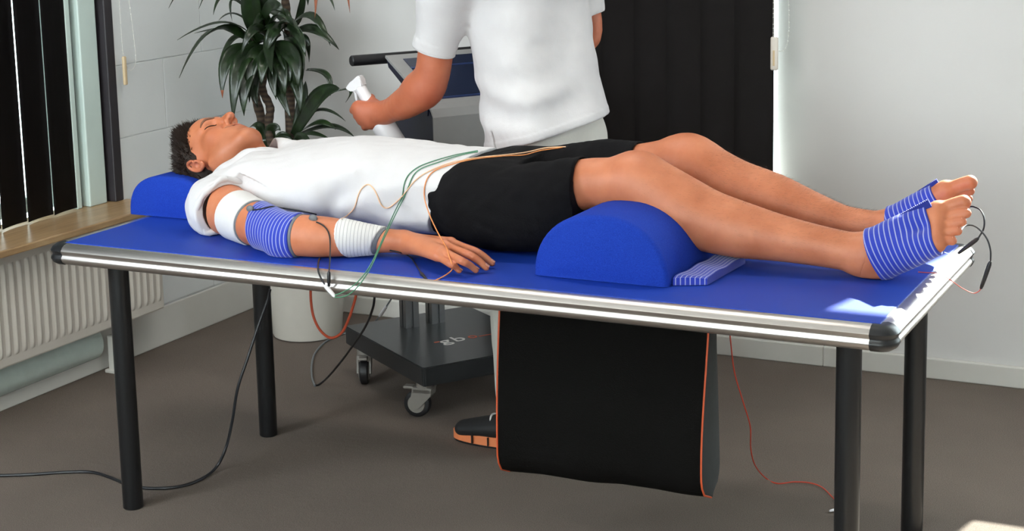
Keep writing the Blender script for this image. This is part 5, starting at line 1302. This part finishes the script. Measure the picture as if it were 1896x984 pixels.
# ============================================================ potted dracaena
def plant():
    pc = Vector((-1.405, 1.265, 0))
    p = empty('plant_pot', pc, 'white glazed round plant pot on the floor in the corner', 'pot')
    bm = bmesh.new(); lathe(bm, [(0.100, 0.0), (0.118, 0.004), (0.121, 0.012), (0.146, 0.275), (0.148, 0.285), (0.144, 0.290), (0.136, 0.288), (0.132, 0.262), (0.02, 0.262)], pc, 48); from_bm('pot', bm, M['pot'], p, True)
    bm = bmesh.new(); lathe(bm, [(0.128, 0.255), (0.131, 0.264), (0.09, 0.270), (0.02, 0.272)], pc, 32); from_bm('soil', bm, M['soil'], p, True)
    r = empty('dracaena_plant', pc + Vector((0, 0, 0.26)), 'tall dark green dracaena with arching leaves in the room corner', 'plant')
    Yp = 1.262
    bark = NT('dracaena_bark'); w = bark.n('ShaderNodeTexWave'); w.bands_direction = 'Z'; w.inputs['Scale'].default_value = 18; w.inputs['Distortion'].default_value = 3; bark.l(bark.obj(), w.inputs['Vector'])
    bark.col(bark.ramp(w.outputs['Fac'], [(0.2, lin(58, 46, 38)), (0.8, lin(84, 68, 54))])); bark.set(Roughness=0.8); bark.bump(w.outputs['Fac'], 0.5, 0.003)
    def stem(pts, r0, r1):
        P = [Vector((pc.x + pts[0], pc.y + pts[1], 0.26))] + [atY(x, y, Y) for x, y, Y in pts[2]]
        c = catmull(P, 8); bm = bmesh.new(); tube_bm(bm, c, [r0 + (r1 - r0) * i / (len(c) - 1) + 0.0012 * math.sin(i * 1.7) for i in range(len(c))], 12); return from_bm('stem', bm, bark.m, r, True)
    stem((-0.02, 0.0, [(488, 265, Yp), (485, 225, Yp), (470, 165, Yp), (466, 110, Yp), (470, 40, Yp)]), 0.019, 0.013)
    stem((0.0, -0.02, [(502, 260, Yp - .02), (500, 200, Yp - .02), (486, 165, Yp - .02), (492, 110, Yp - .02), (498, 50, Yp)]), 0.016, 0.012)
    stem((0.05, 0.02, [(541, 260, Yp + .02), (538, 150, Yp + .02), (534, 60, Yp + .02), (528, 0, Yp + .02), (522, -80, Yp + .02)]), 0.019, 0.013)
    lm = NT('dracaena_leaf'); lm.col(lm.ramp(lm.noise(26, 4), [(0.25, lin(16, 28, 15)), (0.6, lin(28, 48, 20)), (0.85, lin(46, 74, 30))])); lm.set(Roughness=0.36)
    lm.b.inputs['Coat Weight'].default_value = 0.15
    lt = plain('leaf_dry_tip', lin(158, 88, 58), 0.6, var=0.15)
    rr = random.Random(2)
    def leaf(base, mid, tip, w, roll=None, dry=0.0):
        """arched blade through three points, folded along the midrib"""
        b, m, t = Vector(base), Vector(mid), Vector(tip); n = 14; ctr = m * 2 - (b + t) / 2
        q = lambda s: b * (1 - s) ** 2 + ctr * 2 * s * (1 - s) + t * s * s
        out = Vector((rr.uniform(-1, 1), rr.uniform(-1.2, 0.2), 0.2)) if roll is None else Vector(roll)
        bm = bmesh.new(); rows = []
        for i in range(n + 1):
            s = i / n; p = q(s); tg = (q(min(1, s + .02)) - q(max(0, s - .02))).normalized()
            sd = tg.cross(out); sd = sd.normalized() if sd.length > 1e-3 else tg.orthogonal().normalized(); nv = sd.cross(tg).normalized()
            ww = w * (0.34 + 0.66 * math.sin(math.pi * min(1, s * 1.35 + 0.12) * 0.5) ) * max(0.02, (1 - s ** 3.2)) * (1 if s < 0.5 else 1 - 0.25 * (s - 0.5))
            rows.append([bm.verts.new(p + sd * ww * k + nv * (abs(k) * ww * 0.28 + 0.10 * ww * math.sin(9 * s + 3 * k))) for k in (-1, -0.5, 0, 0.5, 1)])
        for i in range(n):
            for k in range(4):
                f = bm.faces.new((rows[i][k], rows[i][k + 1], rows[i + 1][k + 1], rows[i + 1][k]))
                if dry and i / n > 1 - dry: f.material_index = 1
        o = from_bm('leaf', bm, [lm.m, lt], r, True)
        md = o.modifiers.new('s', 'SOLIDIFY'); md.thickness = 0.0012
        return o
    def L(bx_, by_, mx, my, tx, ty, w, dy=(0, 0, 0), roll=None, dry=0.0):
        leaf(atY(bx_, by_, Yp + dy[0]), atY(mx, my, Yp + dy[1]), atY(tx, ty, Yp + dy[2]), w, roll, dry)
    cam_ = (0.4, -1, 0.15); upr = (0.1, -0.6, 1)
    W_ = 0.026
    # left-hand rosette
    L(478, 85, 420, 42, 328, 74, .011, (0, -.15, -.34), upr); L(480, 70, 440, 28, 405, 38, .010, (0, -.05, -.15), upr); L(478, 88, 400, 55, 332, 145, .022, (0, -.18, -.34), (-.5, -1, .6))
    L(476, 78, 430, 55, 360, 62, .013, (0, -.08, -.22), upr); L(474, 95, 425, 105, 412, 182, .030, (0, -.12, -.16), cam_, .14); L(484, 100, 445, 120, 432, 225, .034, (0, -.14, -.18), cam_)
    L(488, 105, 458, 140, 452, 215, .032, (0, -.12, -.15), cam_); L(480, 60, 462, 10, 430, -30, .028, (0, 0, -.02), upr); L(486, 78, 466, 10, 480, -70, .040, (0, -.06, -.08), cam_)
    L(490, 70, 482, 0, 500, -60, .036, (0, -.03, -.05), cam_); L(476, 90, 438, 70, 405, 120, .018, (0, -.04, -.12), upr); L(470, 20, 420, -10, 395, 28, .012, (0, -.08, -.16), upr)
    L(470, 30, 432, 0, 430, 40, .008, (0, 0, -.02), upr); L(486, 110, 470, 150, 478, 200, .026, (0, -.05, -.06), cam_); L(500, 95, 470, 110, 462, 190, .030, (0, -.10, -.12), cam_)
    # middle and right-hand rosette
    L(500, 90, 540, 100, 552, 168, .032, (0, -.12, -.15), cam_); L(505, 95, 520, 120, 528, 180, .028, (0, -.10, -.12), cam_); L(530, 60, 575, 30, 612, 85, .020, (0, -.04, -.05), upr)
    L(535, 65, 580, 55, 628, 92, .022, (0, -.06, -.05), (.3, -.8, .8)); L(540, 70, 565, 72, 572, 115, .014, (0, -.03, -.02), upr); L(510, 105, 545, 140, 556, 215, .030, (0, -.08, -.10), cam_)
    L(498, 110, 515, 160, 540, 222, .022, (0, -.06, -.08), cam_); L(532, 75, 510, 50, 478, 62, .026, (0, -.05, -.07), upr); L(538, 55, 560, 20, 560, -40, .022, (0, .02, 0), upr)
    L(526, 40, 500, 20, 468, 45, .024, (0, .03, .03), upr); L(528, 80, 548, 95, 560, 150, .034, (0, -.10, -.12), cam_); L(520, 90, 505, 130, 512, 185, .024, (0, -.07, -.09), cam_)
    L(515, 85, 530, 130, 520, 175, .026, (0, -.09, -.1), cam_); L(496, 90, 480, 120, 462, 165, .028, (0, .03, .05), cam_)
    # high rosette: only the hanging tips reach into the picture
    L(525, -70, 575, -60, 583, 34, .016, (0, -.05, -.06), cam_, .30); L(528, -72, 610, -80, 648, 24, .016, (0, -.04, -.04), cam_, .36); L(524, -68, 590, -30, 620, 20, .010, (0, 0, 0), upr)
    L(520, -75, 400, -80, 312, 15, .012, (0, -.2, -.38), upr); L(520, -75, 430, -70, 368, 16, .012, (0, -.15, -.25), upr); L(522, -80, 480, -120, 440, -90, .026, (0, -.05, -.1), upr); L(522, -80, 560, -140, 600, -110, .026, (0, .03, .03), upr)
    L(524, -60, 520, -110, 530, -170, .026, (0, -.03, -.03), cam_); L(526, -30, 560, -25, 570, 10, .018, (0, -.02, -.02), upr)
    # low side shoot
    L(545, 252, 592, 180, 632, 168, .036, (0, -.06, -.08), (.2, -1, .4)); L(630, 168, 650, 168, 640, 190, .008, (-.08, -.09, -.09), upr); L(545, 245, 560, 190, 566, 150, .022, (0, .02, .02), cam_)
    L(548, 246, 590, 205, 640, 225, .011, (0, -.03, -.04), upr); L(550, 250, 590, 228, 622, 240, .017, (0, -.05, -.05), upr); L(550, 252, 610, 235, 656, 254, .016, (0, .0, .02), upr)
    L(545, 258, 575, 248, 612, 258, .013, (0, -.06, -.07), upr); L(568, 130, 605, 140, 612, 178, .013, (0, -.02, -.03), upr); L(548, 262, 560, 255, 578, 268, .022, (0, -.05, -.06), cam_)
    # fill of the crown around the stems
    for bx_, by_, mx, my, tx, ty, w_ in ((500, 70, 470, 55, 446, 105, .020), (505, 75, 530, 40, 556, 62, .020), (496, 60, 520, 25, 545, 52, .024), (505, 85, 490, 110, 484, 160, .026), (510, 80, 528, 105, 536, 158, .028),
                                         (530, 50, 552, 62, 566, 105, .020), (528, 45, 505, 62, 490, 108, .024), (500, 55, 486, 30, 462, 66, .018), (518, 60, 500, 82, 505, 140, .026), (536, 70, 548, 110, 545, 165, .024), (478, 80, 462, 100, 452, 150, .026), (486, 40, 505, 10, 530, 30, .024)):
        L(bx_, by_, mx, my, tx, ty, w_, (0, -rr.uniform(.04, .14), -rr.uniform(.06, .18)), cam_ if rr.random() < .6 else upr)
    # low leaves behind the face
    L(490, 270, 480, 235, 462, 236, .020, (0, -.03, -.03), upr); L(495, 275, 505, 240, 520, 242, .026, (0, -.03, -.03), cam_); L(500, 285, 490, 270, 480, 280, .030, (0, -.02, -.02), cam_); L(540, 275, 525, 255, 508, 262, .026, (0, -.03, -.03), cam_)
    L(505, 285, 525, 262, 545, 268, .026, (0, -.03, -.03), cam_); L(498, 290, 512, 285, 520, 305, .03, (0, -.03, -.03), cam_)
    return r
plant()
# ============================================================ electrode straps and leads on the patient
from mathutils.bvhtree import BVHTree
def bvh(names):
    V, P = [], []
    for o in bpy.data.objects:
        if o.type == 'MESH' and o.name in names:
            off = len(V); mw = o.matrix_world; V += [mw @ v.co for v in o.data.vertices]; P += [tuple(off + i for i in p.vertices) for p in o.data.polygons]
    return BVHTree.FromPolygons(V, P)
bpy.context.view_layer.update()
def imgdir(x, y, dx, dy, Y): return atY(x + dx, y + dy, Y) - atY(x, y, Y)
# upper arm: white band over a grey pad
def arm_band(nm, pa, pb, thick, mat, lines, label, pad_extra, na=None, nb=None):
    r = empty(nm, pa, label, 'strap')
    s = strap_mesh('band', patient_near_arm, pa, pb, thick, mat, lines, n0=na, n1=nb, parent=r, build=patient_near_arm)
    if pad_extra:
        d = (pb - pa).normalized()
        strap_mesh('electrode_pad', patient_near_arm, pa - d * pad_extra[0], pb + d * pad_extra[1], thick * 0.42, M['grey_pad'], 1, n0=na, n1=nb, parent=r, build=patient_near_arm)
    return r
ua = arm_band('arm_band', atY(438, 392, -0.180), atY(474, 409, -0.222), 0.0048, M['bandage'], 3, 'white elastic band with grey pad around the upper arm', (0.003, 0.006))
fa_ = arm_band('arm_strap', atY(480, 424, -0.245), atY(556, 438, -0.280), 0.0050, M['strap'], 14, 'blue striped strap around the elbow', (0.0, 0.007), na=imgdir(480, 424, 96, 2, -0.25), nb=imgdir(556, 438, 92, 8, -0.28))
wr = arm_band('wrist_wrap', atY(645, 444, -0.250), atY(702, 447, -0.224), 0.0042, M['wrap'], 9, 'white ridged elastic wrap around the wrist', (0.0, 0.010), na=imgdir(645, 444, 90, -14, -0.25), nb=imgdir(702, 447, 92, 40, -0.224))
def near_foot(F):
    F.tube([p for p, r in NEAR_LEG[8:]], [r for p, r in NEAR_LEG[8:]], 0.0); foot(F, **NF)
def far_foot(F):
    F.tube([p for p, r in FAR_LEG[8:]], [r for p, r in FAR_LEG[8:]], 0.0); foot(F, **FF)
def foot_strap(build, pa, pb, na, nb, label, ridge, Y):
    r = empty('foot_strap', pa, label, 'strap')
    strap_mesh('band', None, pa, pb, 0.0048, M['strap'], 13, n0=na, n1=nb, parent=r, build=build)
    (x0, y0), (x1, y1) = ridge; A, B = atY(x0, y0, Y), atY(x1, y1, Y); d = (B - A); up = Vector((0, 0, 1)); up = (up - d.normalized() * up.dot(d.normalized())).normalized(); n = 18
    V = []; Fc = []
    for i in range(2 * n + 1):
        s = i / (2 * n); h = (0.0075 if i % 2 else 0.0098) * (0.55 + 0.45 * s)
        b = A + d * s
        for w in (-1, 1): V += [b + Vector((0, 1, 0)) * w * 0.0028 - up * 0.010, b + Vector((0, 1, 0)) * w * 0.0028 + up * h]
    for i in range(2 * n):
        a, b = i * 4, (i + 1) * 4
        Fc += [(a, b, b + 1, a + 1), (a + 2, a + 3, b + 3, b + 2), (a + 1, b + 1, b + 3, a + 3), (a, a + 2, b + 2, b)]
    Fc += [(0, 1, 3, 2), (8 * n, 8 * n + 2, 8 * n + 3, 8 * n + 1)]
    pd('strap_edge', V, Fc, plain('dark_blue_webbing', lin(24, 40, 132), 0.8, var=0.1, vscale=200), r, False)
    return r
foot_strap(near_foot, atY(1620, 477, -0.020), atY(1733, 430, -0.020), imgdir(1620, 477, 89, -30, -0.02), imgdir(1733, 430, 82, -36, -0.02), 'blue striped strap around the nearer foot', ((1660, 405), (1722, 376)), -0.006)
foot_strap(far_foot, atY(1650, 425, 0.180), atY(1745, 372, 0.180), imgdir(1650, 425, 95, -12, 0.18), imgdir(1745, 372, 80, -52, 0.18), 'blue striped strap around the farther foot', ((1688, 366), (1738, 338)), 0.176)
# loose folded strap lying beside the bolster
def loose_strap():
    V = []; Fc = []; n = 20; P = []
    sec = [(0, 0.001), (0, 0.010), (0.002, 0.0125), (0.063, 0.0125), (0.065, 0.010), (0.065, 0.001)]
    m = 11; ac = []
    for j in range(n + 1):
        s = j / n; y = -0.238 + 0.235 * s
        for k in range(m):
            u = k / (m - 1); P = 0.0175 * (1 if 0 < j < n else 0.85) + 0.0015 * math.sin(14 * s + 4 * u)
            V.append((0.532 + 0.066 * u + 0.012 * s, y + 0.028 * u * (1 - s * 0.6), TZ + 0.0012 + P)); ac.append(u * 7)
        for k in range(m):
            u = k / (m - 1); V.append((0.532 + 0.066 * u + 0.012 * s, y + 0.028 * u * (1 - s * 0.6), TZ + 0.0012)); ac.append(u * 7)
    q = 2 * m
    for j in range(n):
        for k in range(m - 1):
            a, b = j * q + k, (j + 1) * q + k; Fc += [(a, a + 1, b + 1, b), (a + m, b + m, b + m + 1, a + m + 1)]
        for k in (0, m - 1): a, b = j * q + k, (j + 1) * q + k; Fc.append((a, b, b + m, a + m))
    for j in (0, n):
        for k in range(m - 1): a = j * q + k; Fc.append((a, a + 1, a + m + 1, a + m))
    o = pd('folded_strap', V, Fc, M['strap'], None, False); set_attr(o, 'across', ac)
    tag(o, 'folded blue striped strap lying beside the knee bolster', 'strap')
loose_strap()

# ------------------------------------------------------------ leads
BV = bvh({o.name for o in bpy.data.objects if o.type == 'MESH' and o.name.split('.')[0] in ('polo_shirt', 'shorts', 'body', 'band', 'electrode_pad', 'sleeve_cuff', 'tabletop', 'rail') and o.parent is not None and (o.parent.name != 'person.001')})
def on_body(x, y, r=0.002, fallback=None):
    d = Vector(ray(x, y)).normalized(); h = BV.ray_cast(Vector(CAM), d)
    if h[0] is None: return fallback
    n = h[1] if h[1].dot(d) < 0 else -h[1]
    return h[0] + n * r
def lead(name, spec, r, mat, label, cat='cable', group=None, seg=8, parent=None):
    """spec items: (x, y) lies on what is visible there; (x, y, 'Y', v) / (x, y, 'Z', v) on a plane; Vector as is"""
    # runs of visible-surface points are sampled densely in between, so the wire follows the cloth
    P = []; n = len(spec); two = lambda s: not isinstance(s, Vector) and len(s) == 2
    px = [Vector((s[0], s[1], 0)) if not isinstance(s, Vector) else None for s in spec]
    for i, s in enumerate(spec):
        if isinstance(s, Vector): P.append(s)
        elif len(s) == 2: P.append(on_body(s[0], s[1], r * 1.1 + 0.0012))
        elif s[2] == 'Y': P.append(atY(s[0], s[1], s[3]))
        else: P.append(atZ(s[0], s[1], s[3]))
        if i + 1 < n and two(s) and two(spec[i + 1]):
            a, b = px[i], px[i + 1]; z = px[i - 1] if i > 0 and px[i - 1] is not None else a * 2 - b; e = px[i + 2] if i + 2 < n and px[i + 2] is not None else b * 2 - a
            m = max(2, int((b - a).length / 5))
            for k in range(1, m):
                t = k / m; q = 0.5 * ((2 * a) + (b - z) * t + (2 * z - 5 * a + 4 * b - e) * t * t + (3 * a - z - 3 * b + e) * t ** 3)
                P.append(on_body(q.x, q.y, r * 1.1 + 0.0012))
    P = [p for p in P if p is not None]
    # drop samples that jump behind an edge, then relax
    Q = [P[0]]
    for p in P[1:]:
        Q.append(p)
    for _ in range(2):
        Q = [Q[0]] + [(Q[i - 1] + Q[i] * 2 + Q[i + 1]) / 4 for i in range(1, len(Q) - 1)] + [Q[-1]] if len(Q) > 8 and any(two(s) for s in spec) else Q
    P = Q
    return cable(name, P, r, mat, parent, label, cat, group, max(2, min(seg, 200 // len(P)))), P
def sleeve(name, p0, p1, r0, mat, parent, taper=0.55):
    p0, p1 = Vector(p0), Vector(p1); bm = bmesh.new(); c = [p0.lerp(p1, t) for t in (0, 0.12, 0.35, 0.65, 0.9, 1)]
    tube_bm(bm, c, [r0 * k for k in (taper, 0.95, 1, 0.95, 0.8, taper)], 10); return from_bm(name, bm, mat, parent, True)
OR1 = [(632, 407), (646, 396), (658, 383), (667, 355), (682, 341), (696, 354), (706, 379), (717, 386), (742, 367), (771, 334), (801, 316), (840, 302), (885, 294), (934, 289), (975, 284), (1010, 276), (1048, 274)]
lead('electrode_lead', OR1, 0.0014, M['c_pale'], 'pale orange wire looping over the white shirt from behind the forearm')
lead('electrode_lead', [(793, 524, 'Y', -0.385), (806, 521, 'Y', -0.385), (822, 514, 'Y', -0.375), (838, 503), (836, 488), (827, 459), (810, 435, 'Y', -0.205), (795, 404, 'Y', -0.170), (787, 371), (788, 341), (803, 319), (845, 304), (885, 296), (934, 291), (972, 289), (1000, 281), (1042, 275)], 0.0014, M['c_orange'],
     'orange wire crossing the back of the hand to a black plug')
GR = [(885, 281), (843, 289), (807, 299), (775, 311), (755, 328), (748, 347), (746, 364), (735, 384), (716, 424, 'Y', -0.262), (700, 462, 'Y', -0.315), (692, 482, 'Y', -0.375), (684, 497, 'Y', -0.408), (672, 513, 'Y', -0.418), (658, 529, 'Y', -0.420), (641, 543, 'Y', -0.418), (619, 548, 'Y', -0.415)]
lead('electrode_lead', GR, 0.0013, M['c_green'], 'green wire draped from the waist, tighter of the two green strands')
lead('electrode_lead', [(884, 283), (846, 291), (810, 303), (784, 312), (768, 323), (755, 351), (741, 382), (718, 424, 'Y', -0.264), (700, 466, 'Y', -0.318), (693, 484, 'Y', -0.378), (687, 497, 'Y', -0.410), (678, 511, 'Y', -0.420), (665, 529, 'Y', -0.422), (652, 548, 'Y', -0.418), (633, 555, 'Y', -0.415), (620, 551, 'Y', -0.415)], 0.0013, M['c_green'], 'green wire draped from the waist, lower loop below the table edge')
# black leads of the arm pads, joined to the green wires by a white plug
r1, P = lead('pad_lead', [(469, 391), (484, 389), (501, 385), (518, 384), (544, 387), (570, 392), (586, 396)], 0.0016, M['c_black'], 'thin black lead running along the top of the blue elbow strap')
r2, P = lead('pad_lead', [(586, 413), (598, 418), (609, 431), (612, 450), (612, 468, 'Y', -0.335), (610, 498, 'Y', -0.408), (609, 506, 'Y', -0.410)], 0.0017, M['c_black'], 'black lead curving from the elbow strap down over the table edge')
sleeve('plug', P[-1] + Vector((0, 0, 0.004)), atY(609, 531, -0.412), 0.0042, M['c_black'], r2)
r3, P = lead('pad_lead', [(592, 479, 'Y', -0.300), (590, 484, 'Y', -0.36), (589, 500, 'Y', -0.408), (594, 515, 'Y', -0.412), (603, 530, 'Y', -0.414)], 0.0022, M['c_black'], 'black lead under the elbow ending in a white plug')
sleeve('white_plug', atY(601, 528, -0.414), atY(620, 550, -0.415), 0.0050, M['white_plastic'], r3)
r4, P = lead('pad_lead', [(722, 462), (742, 466), (752, 472), (768, 488), (779, 505, 'Z', 0.704)], 0.0016, M['c_black'], 'black lead from under the wrist to the orange wire')
sleeve('plug', P[-1], atY(794, 525, -0.385), 0.0040, M['c_black'], r4)
# pad tabs
def tabp(x, y, w, parent):
    p = on_body(x, y, 0.002); bm = bmesh.new(); bmesh.ops.create_icosphere(bm, subdivisions=2, radius=1.0)
    for v in bm.verts: v.co = Vector((v.co.x * w, v.co.y * w * 0.5, v.co.z * w * 0.8)) + p
    from_bm('lead_socket', bm, M['grey_pad'], parent, True)
tabp(464, 388, 0.011, ua); tabp(580, 406, 0.012, fa_)
# feet
r5, P = lead('foot_lead', [(1762, 471, 'Y', 0.10), (1773, 470, 'Y', 0.10)][:1] + [(1770, 470, 'Y', 0.10)], 0.0012, M['c_black'], 'black foot lead with slim plug beside the table corner') if False else (None, None)
r5, P = lead('foot_lead', [(1796, 383, 'Y', 0.18), (1803, 383, 'Y', 0.17), (1815, 389, 'Y', 0.15), (1822, 404, 'Y', 0.13), (1821, 424, 'Y', 0.12), (1811, 442, 'Y', 0.11)], 0.0019, M['c_black'], 'black lead curling from the farther foot to a plug above the table end')
sleeve('plug', atY(1812, 441, 0.11), atY(1774, 470, 0.10), 0.0048, M['c_black'], r5)
bm = bmesh.new(); tube_bm(bm, catmull([atY(1775, 469, 0.10), atY(1766, 471, 0.10), atY(1757, 470, 0.09), atY(1748, 467, 0.075)], 5), 0.0008, 6); from_bm('wire', bm, M['c_grey'], r5, True)
r6, P = lead('foot_lead', [(1779, 428, 'Y', 0.02), (1786, 419, 'Y', 0.05), (1797, 417, 'Y', 0.06), (1808, 421, 'Y', 0.06), (1820, 432, 'Y', 0.06), (1829, 446, 'Y', 0.06), (1834, 465, 'Y', 0.06), (1834, 486, 'Y', 0.06)], 0.0019, M['c_black'], 'black lead looping from the nearer foot beyond the table corner')
sleeve('plug', atY(1834, 484, 0.06), atY(1816, 535, 0.06), 0.0050, M['c_black'], r6)
bm = bmesh.new(); tube_bm(bm, catmull([atY(1817, 533, 0.06), atY(1812, 540, 0.055), atY(1801, 543, 0.05), atY(1780, 533, 0.04), atY(1757, 517, 0.03), Vector(atZ(1737, 507, 0.702)), Vector(atZ(1715, 505, 0.7012)), Vector(atZ(1700, 504, 0.7012))], 6), 0.0009, 6); from_bm('wire', bm, M['c_red'], r6, True)
# cables under and below the table
fl = 0.0045
r7, P = lead('floor_wire', [(1350, 600, 'Y', 0.16), (1353, 635, 'Y', 0.16), (1360, 690, 'Y', 0.18), (1376, 745, 'Y', 0.22), (1389, 790, 'Y', 0.27), (1390, 830, 'Y', 0.33), (1398, 862, 'Y', 0.39), (1418, 886, 'Z', fl), (1440, 896, 'Z', fl), (1470, 893, 'Z', fl), (1500, 895, 'Z', fl), (1522, 903, 'Z', fl), (1540, 920, 'Z', fl), (1556, 938, 'Z', fl), (1548, 944, 'Z', fl)], 0.0017, M['c_red'],
              'thin red wire trailing from under the table across the carpet', seg=10)
sleeve('white_plug', atZ(1549, 944, 0.005), atZ(1536, 947, 0.005), 0.0038, M['white_plastic'], r7)
lead('power_cable', [(575, 528, 'Y', 0.10), (576, 560, 'Y', 0.10), (581, 588, 'Y', 0.10), (593, 612, 'Y', 0.10), (612, 626, 'Y', 0.10), (632, 617, 'Y', 0.10), (646, 590, 'Y', 0.10), (657, 556, 'Y', 0.10), (661, 535, 'Y', 0.10)], 0.0036, M['c_rust'], 'rust red cable hanging in a loop below the table edge')
lead('power_cable', [(694, 545, 'Y', 0.30), (690, 572, 'Y', 0.34), (676, 606, 'Y', 0.44), (655, 638, 'Y', 0.54), (630, 672, 'Y', 0.64), (606, 700, 'Y', 0.72), (590, 713, 'Z', 0.004), (582, 714, 'Z', 0.004)], 0.0034, M['c_black'], 'black cable dropping from the table to the carpet beside the device cart')
r8, P = lead('power_cable', [(583, 715, 'Z', 0.0036), (578, 700, 'Z', 0.004), (577, 678, 'Z', 0.004), (583, 655, 'Z', 0.004), (602, 634, 'Z', 0.004), (632, 620, 'Z', 0.004), (668, 611, 'Z', 0.004), (690, 600, 'Z', 0.02), (703, 586, 'Z', 0.07), (716, 567, 'Z', 0.14), (728, 548, 'Z', 0.20)], 0.0032, M['c_grey'], 'grey cable lying on the carpet behind the black one')
sleeve('white_plug', P[-3], P[-2], 0.0065, M['white_plastic'], r8)
lead('power_cable', [(500, 536, 'Y', 0.275), (494, 560, 'Y', 0.270), (478, 605, 'Y', 0.250), (458, 665, 'Y', 0.215), (440, 720, 'Y', 0.170), (430, 780, 'Y', 0.10), (418, 830, 'Y', 0.03), (400, 866, 'Z', 0.012), (370, 889, 'Z', 0.005), (330, 902, 'Z', 0.0045), (280, 905, 'Z', 0.0045), (240, 899, 'Z', 0.0045), (205, 885, 'Z', 0.0045), (170, 875, 'Z', 0.0045), (120, 875, 'Z', 0.0045), (60, 879, 'Z', 0.0045), (0, 881, 'Z', 0.0045), (-60, 881, 'Z', 0.0045)], 0.0042, M['c_black'],
     'thick black mains cable running along the carpet past the front table leg')
